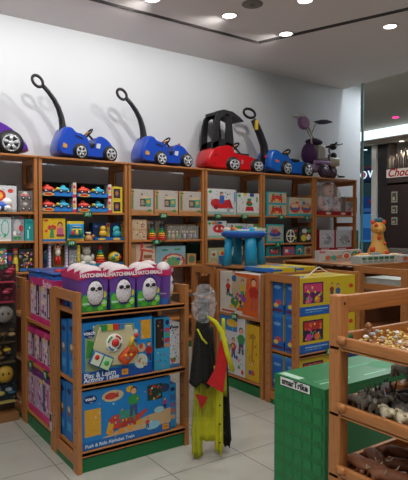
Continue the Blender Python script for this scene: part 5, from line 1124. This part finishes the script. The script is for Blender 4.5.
# ------------------------------------------------------------------ the mall outside
MX = 11.
MC = mat('#a39a8e', .8, kind='wall')
struct(B(GX+.05, MX+.3, -3, 11, 3.92, 4.02, MC).build('trim_3'))
struct(B(MX+.3, MX+.4, -3, 11, 3.5, 4.2, mat('#b8b4b0', .8)).build('trim_4'))
def yy_(px, X=MX): return at(px, 150, 0, X)[1]
zt = at(390, 127, 0, MX)[2]; zb = at(390, 138, 0, MX)[2]; zl = at(390, 142.5, 0, MX)[2]
m = B(MX-.02, MX+.05, 3, 10.5, zb, zt, emis('#d8ecf0', 2.4)); struct(m.build('trim_5'))       # long cove light strip
struct(B(MX-.1, MX+.3, 3, 10.5, zl+.02, zb, mat('#b0a498', .8)).build('trim_6'))
struct(B(MX-.12, MX-.05, 3, 10.5, zl-.015, zl+.02, mat('#cfc6bc', .5)).build('trim_7'))
struct(B(MX+.1, MX+.3, 3, 10.5, zt, 3.95, mat('#9a948c', .8)).build('trim_8'))
for i, px in enumerate((365.5, 401.5)):
    p = at(px, 140.5, 2, 3.5)
    downlight(MX-.35, yy_(px, MX-.35), 25, ('left', 'right')[i] + ' small round lamp under the bright band outside the shop', z=zb+.0 if False else at(px, 141, 0, MX-.35)[2], group='small lamps outside the shop', r=.06)
# soffit the small lamps sit in
zz = at(380, 141, 0, MX-.35)[2]
struct(B(MX-.6, MX-.02, 3, 10.5, zz, zz+.02, mat('#9c8f82', .8)).build('trim_9'))
p = at(395.5, 117, 2, 3.918)
tag(MB().box(-.05, .05, -.05, .05, -.02, 0, emis('#ff3a8a', 3.5)).build('ceiling_sign', loc=(p[0], p[1], 3.918)), 'small glowing pink lamp on the ceiling outside the shop', 'lamp')
# left shop outside: teal glass with blue sign
struct(B(MX+.02, MX+.1, yy_(377.5), 10.5, 0, zl-.02, mat('#2d4a52', .25)).build('wall_far'))
m = MB().box(0, .06, 0, .14, 0, zl-.02, mat('#b4aca2', .5)); struct(m.build('trim_10', loc=(MX-.08, yy_(378.5), 0)))
struct(B(MX-.02, MX+.1, yy_(388), yy_(379), 0, zl-.02, mat('#241d1b', .5)).build('wall_dark'))
struct(B(MX-.03, MX-.0, yy_(377.5), yy_(374.5), 0, zl-.02, mat('#4a3028', .6)).build('trim_11'))
zs0, zs1 = at(370, 180.5, 0, MX-.1)[2], at(370, 168, 0, MX-.1)[2]
t = thing('shop_sign', 'dark blue shop sign with a white ring emblem outside', 'sign', (MX-.06, (yy_(374)+yy_(358))/2, (zs0+zs1)/2), -PI/2)
hw = (yy_(358)-yy_(374))/2; hh = (zs1-zs0)/2
B(-hw, hw, 0, .05, -hh, hh, mat('#12264a', .4)).box(-hw, hw, -.005, .05, hh, hh+.04, '#6a2a30').build('panel', t)
em = emis('#dff0fb', 1.5)
ring_x = hw-(yy_(366.5)-yy_(374)) if False else (yy_(358)+yy_(374))/2-yy_(365.8)
MB().tube([(ring_x+.085*math.cos(a*PI/10), -.02, .085*math.sin(a*PI/10)) for a in range(20)], .016, em, 6, closed=True).text('S', .12, emis('#e05a6a', 1.2), (ring_x, -.02, 0), bold=.008).build('ring_emblem', t)
MB().text('V', .22, em, ((yy_(358)+yy_(374))/2-yy_(372.6), -.02, 0), bold=.012).build('letter', t)
t = tag(B(-.3, .3, 0, .04, -.22, .22, mat('#17407e', .4)).lathe([(.07, 0), (.07, -.01), (.001, -.01)], '#a0353f', 'y', (0.1, 0, .08), 14).box(-.2, .2, -.006, 0, -.17, -.08, '#3a6aa8').build('shop_poster', loc=(MX-.0, yy_(368.5), at(369, 205, 0, MX)[2]), rz=-PI/2), 'blue poster in the teal shop window outside', 'poster')
tag(B(-.3, .3, 0, .04, -.35, .35, emis('#4a9ae0', .55)).box(-.22, .22, -.006, 0, -.3, .0, '#1f5fa8').build('display_screen', loc=(MX-.0, yy_(369), at(369, 228, 0, MX)[2]), rz=-PI/2), 'bright blue display panel low in the shop window outside', 'screen')
m = MB().lathe([(.05, 0), (.05, -.01), (.001, -.01)], emis('#cfe8f0', 3), 'z', (0, 0, 0), 12)
tag(m.build('small_lamp', loc=(MX-.2, yy_(370.5), at(370, 149, 0, MX-.2)[2])), 'small cool lamp inside the teal shop front', 'lamp')
# right shop outside: brown wall, bottle niche, lit red sign
y0_, y1_ = yy_(425), yy_(388)
BR = mat('#2a1a15', .5)
zn0, zn1 = at(400, 167.5, 0, MX)[2], at(400, 146, 0, MX)[2]
struct(MB().box(MX-.02, MX+.1, y0_-2, y1_, 0, zn0-.35, BR).box(MX+.28, MX+.34, y0_-2, y1_, zn0-.4, zl, mat('#8a8074', .7)).box(MX-.02, MX+.3, y0_-2, y1_, zn0-.4, zn0-.02, mat('#3a2a24', .6)).box(MX-.02, MX+.3, y1_-.05, y1_, zn0, zl, mat('#5a5048', .7)).build('wall_right'))
for i in range(7):
    y = y1_-.16-i*.13
    hb = .38+.1*((i*7) % 3)/2
    m = MB().lathe([(.045, 0), (.05, .02), (.05, hb*.55), (.02, hb*.75), (.018, hb), (.001, hb)], '#2a1612', n=12)
    tag(m.build('dark_bottle', loc=(MX+.1, y, zn0-.02)), 'dark bottle on the lit ledge above the red lettered sign outside', 'bottle', 'dark bottles on the lit ledge outside')
l = bpy.data.lights.new('niche_lamp', 'SPOT'); l.energy = 60; l.spot_size = R(100); l.color = (1, .9, .75); l.shadow_soft_size = .04
lo = bpy.data.objects.new('niche_lamp', l); C.objects.link(lo); lo.location = (MX+.12, yy_(401.5), zl-.06)
lo['label'] = 'small warm lamp above the bottles outside'; lo['category'] = 'lamp'
zs0, zs1 = at(400, 176.8, 0, MX-.06)[2], at(400, 168.5, 0, MX-.06)[2]
t = thing('shop_sign', 'lit white shop sign with red script lettering outside', 'sign', (MX-.08, y1_-.02, (zs0+zs1)/2), -PI/2)
B(0, 1.6, 0, .06, -(zs1-zs0)/2, (zs1-zs0)/2, emis('#e8d8cc', .75)).build('panel', t)
MB().text('Chocolate', .26, emis('#c81414', .55), (.58, -.012, -.0), bold=.006, shear=.3).build('lettering', t)
for (py, lb) in ((197, 'uppermost'), (209.5, 'middle'), (221, 'lowest')):
    p = at(394.3, py, 0, MX-.03)
    hh = .13 if py == 197 else .09
    t = tag(B(-.08, .08, 0, .02, -hh, hh, '#8a8474').box(-.055, .055, -.004, 0, -hh+.03, hh-.03, '#4a3f34').box(-.04, .01, -.006, -.003, -hh+.05, 0, '#a89a7a').build('framed_picture', loc=(MX-.03, p[1], p[2]), rz=-PI/2), '%s small framed picture on the brown wall outside' % lb, 'picture')
t = thing('bench', 'dim padded bench against the brown wall outside', 'bench', (MX-.5, yy_(402, MX-.5), 0))
MB().rbox(-.25, .2, -.7, .5, .25, .5, mat('#3a322c', .7), .03).build('seat', t); MB().rbox(.2, .35, -.7, .5, .25, 1.0, mat('#5a5248', .7), .03).build('backrest', t); MB().box(-.2, .3, -.65, -.6, 0, .25, BLACK).box(-.2, .3, .4, .45, 0, .25, BLACK).build('legs', t)

# ------------------------------------------------------------------ light
def area(x, y, z, sx, sy, e, col, rot, nm):
    l = bpy.data.lights.new(nm, 'AREA'); l.shape = 'RECTANGLE'; l.size = sx; l.size_y = sy; l.energy = e; l.color = col
    o = bpy.data.objects.new(nm, l); C.objects.link(o); o.location = (x, y, z); o.rotation_euler = rot; return o
area(6.999, 5.3, 3.885, .03, .5, 10, (.85, .95, 1), (0, 0, 0), 'shopfront_lamp')
area(8.3, 6.5, 3.9, 1.0, 3, 240, (.9, .95, 1), (0, 0, 0), 'mall_ceiling_lamp')
w = bpy.data.worlds.new('world'); bpy.context.scene.world = w; w.use_nodes = True
w.node_tree.nodes['Background'].inputs[0].default_value = (.75, .85, 1, 1); w.node_tree.nodes['Background'].inputs[1].default_value = .05
vs = bpy.context.scene.view_settings
vs.view_transform = 'Standard'; vs.look = 'None'; vs.gamma = 1; vs.exposure = -0.38; vs.use_curve_mapping = False
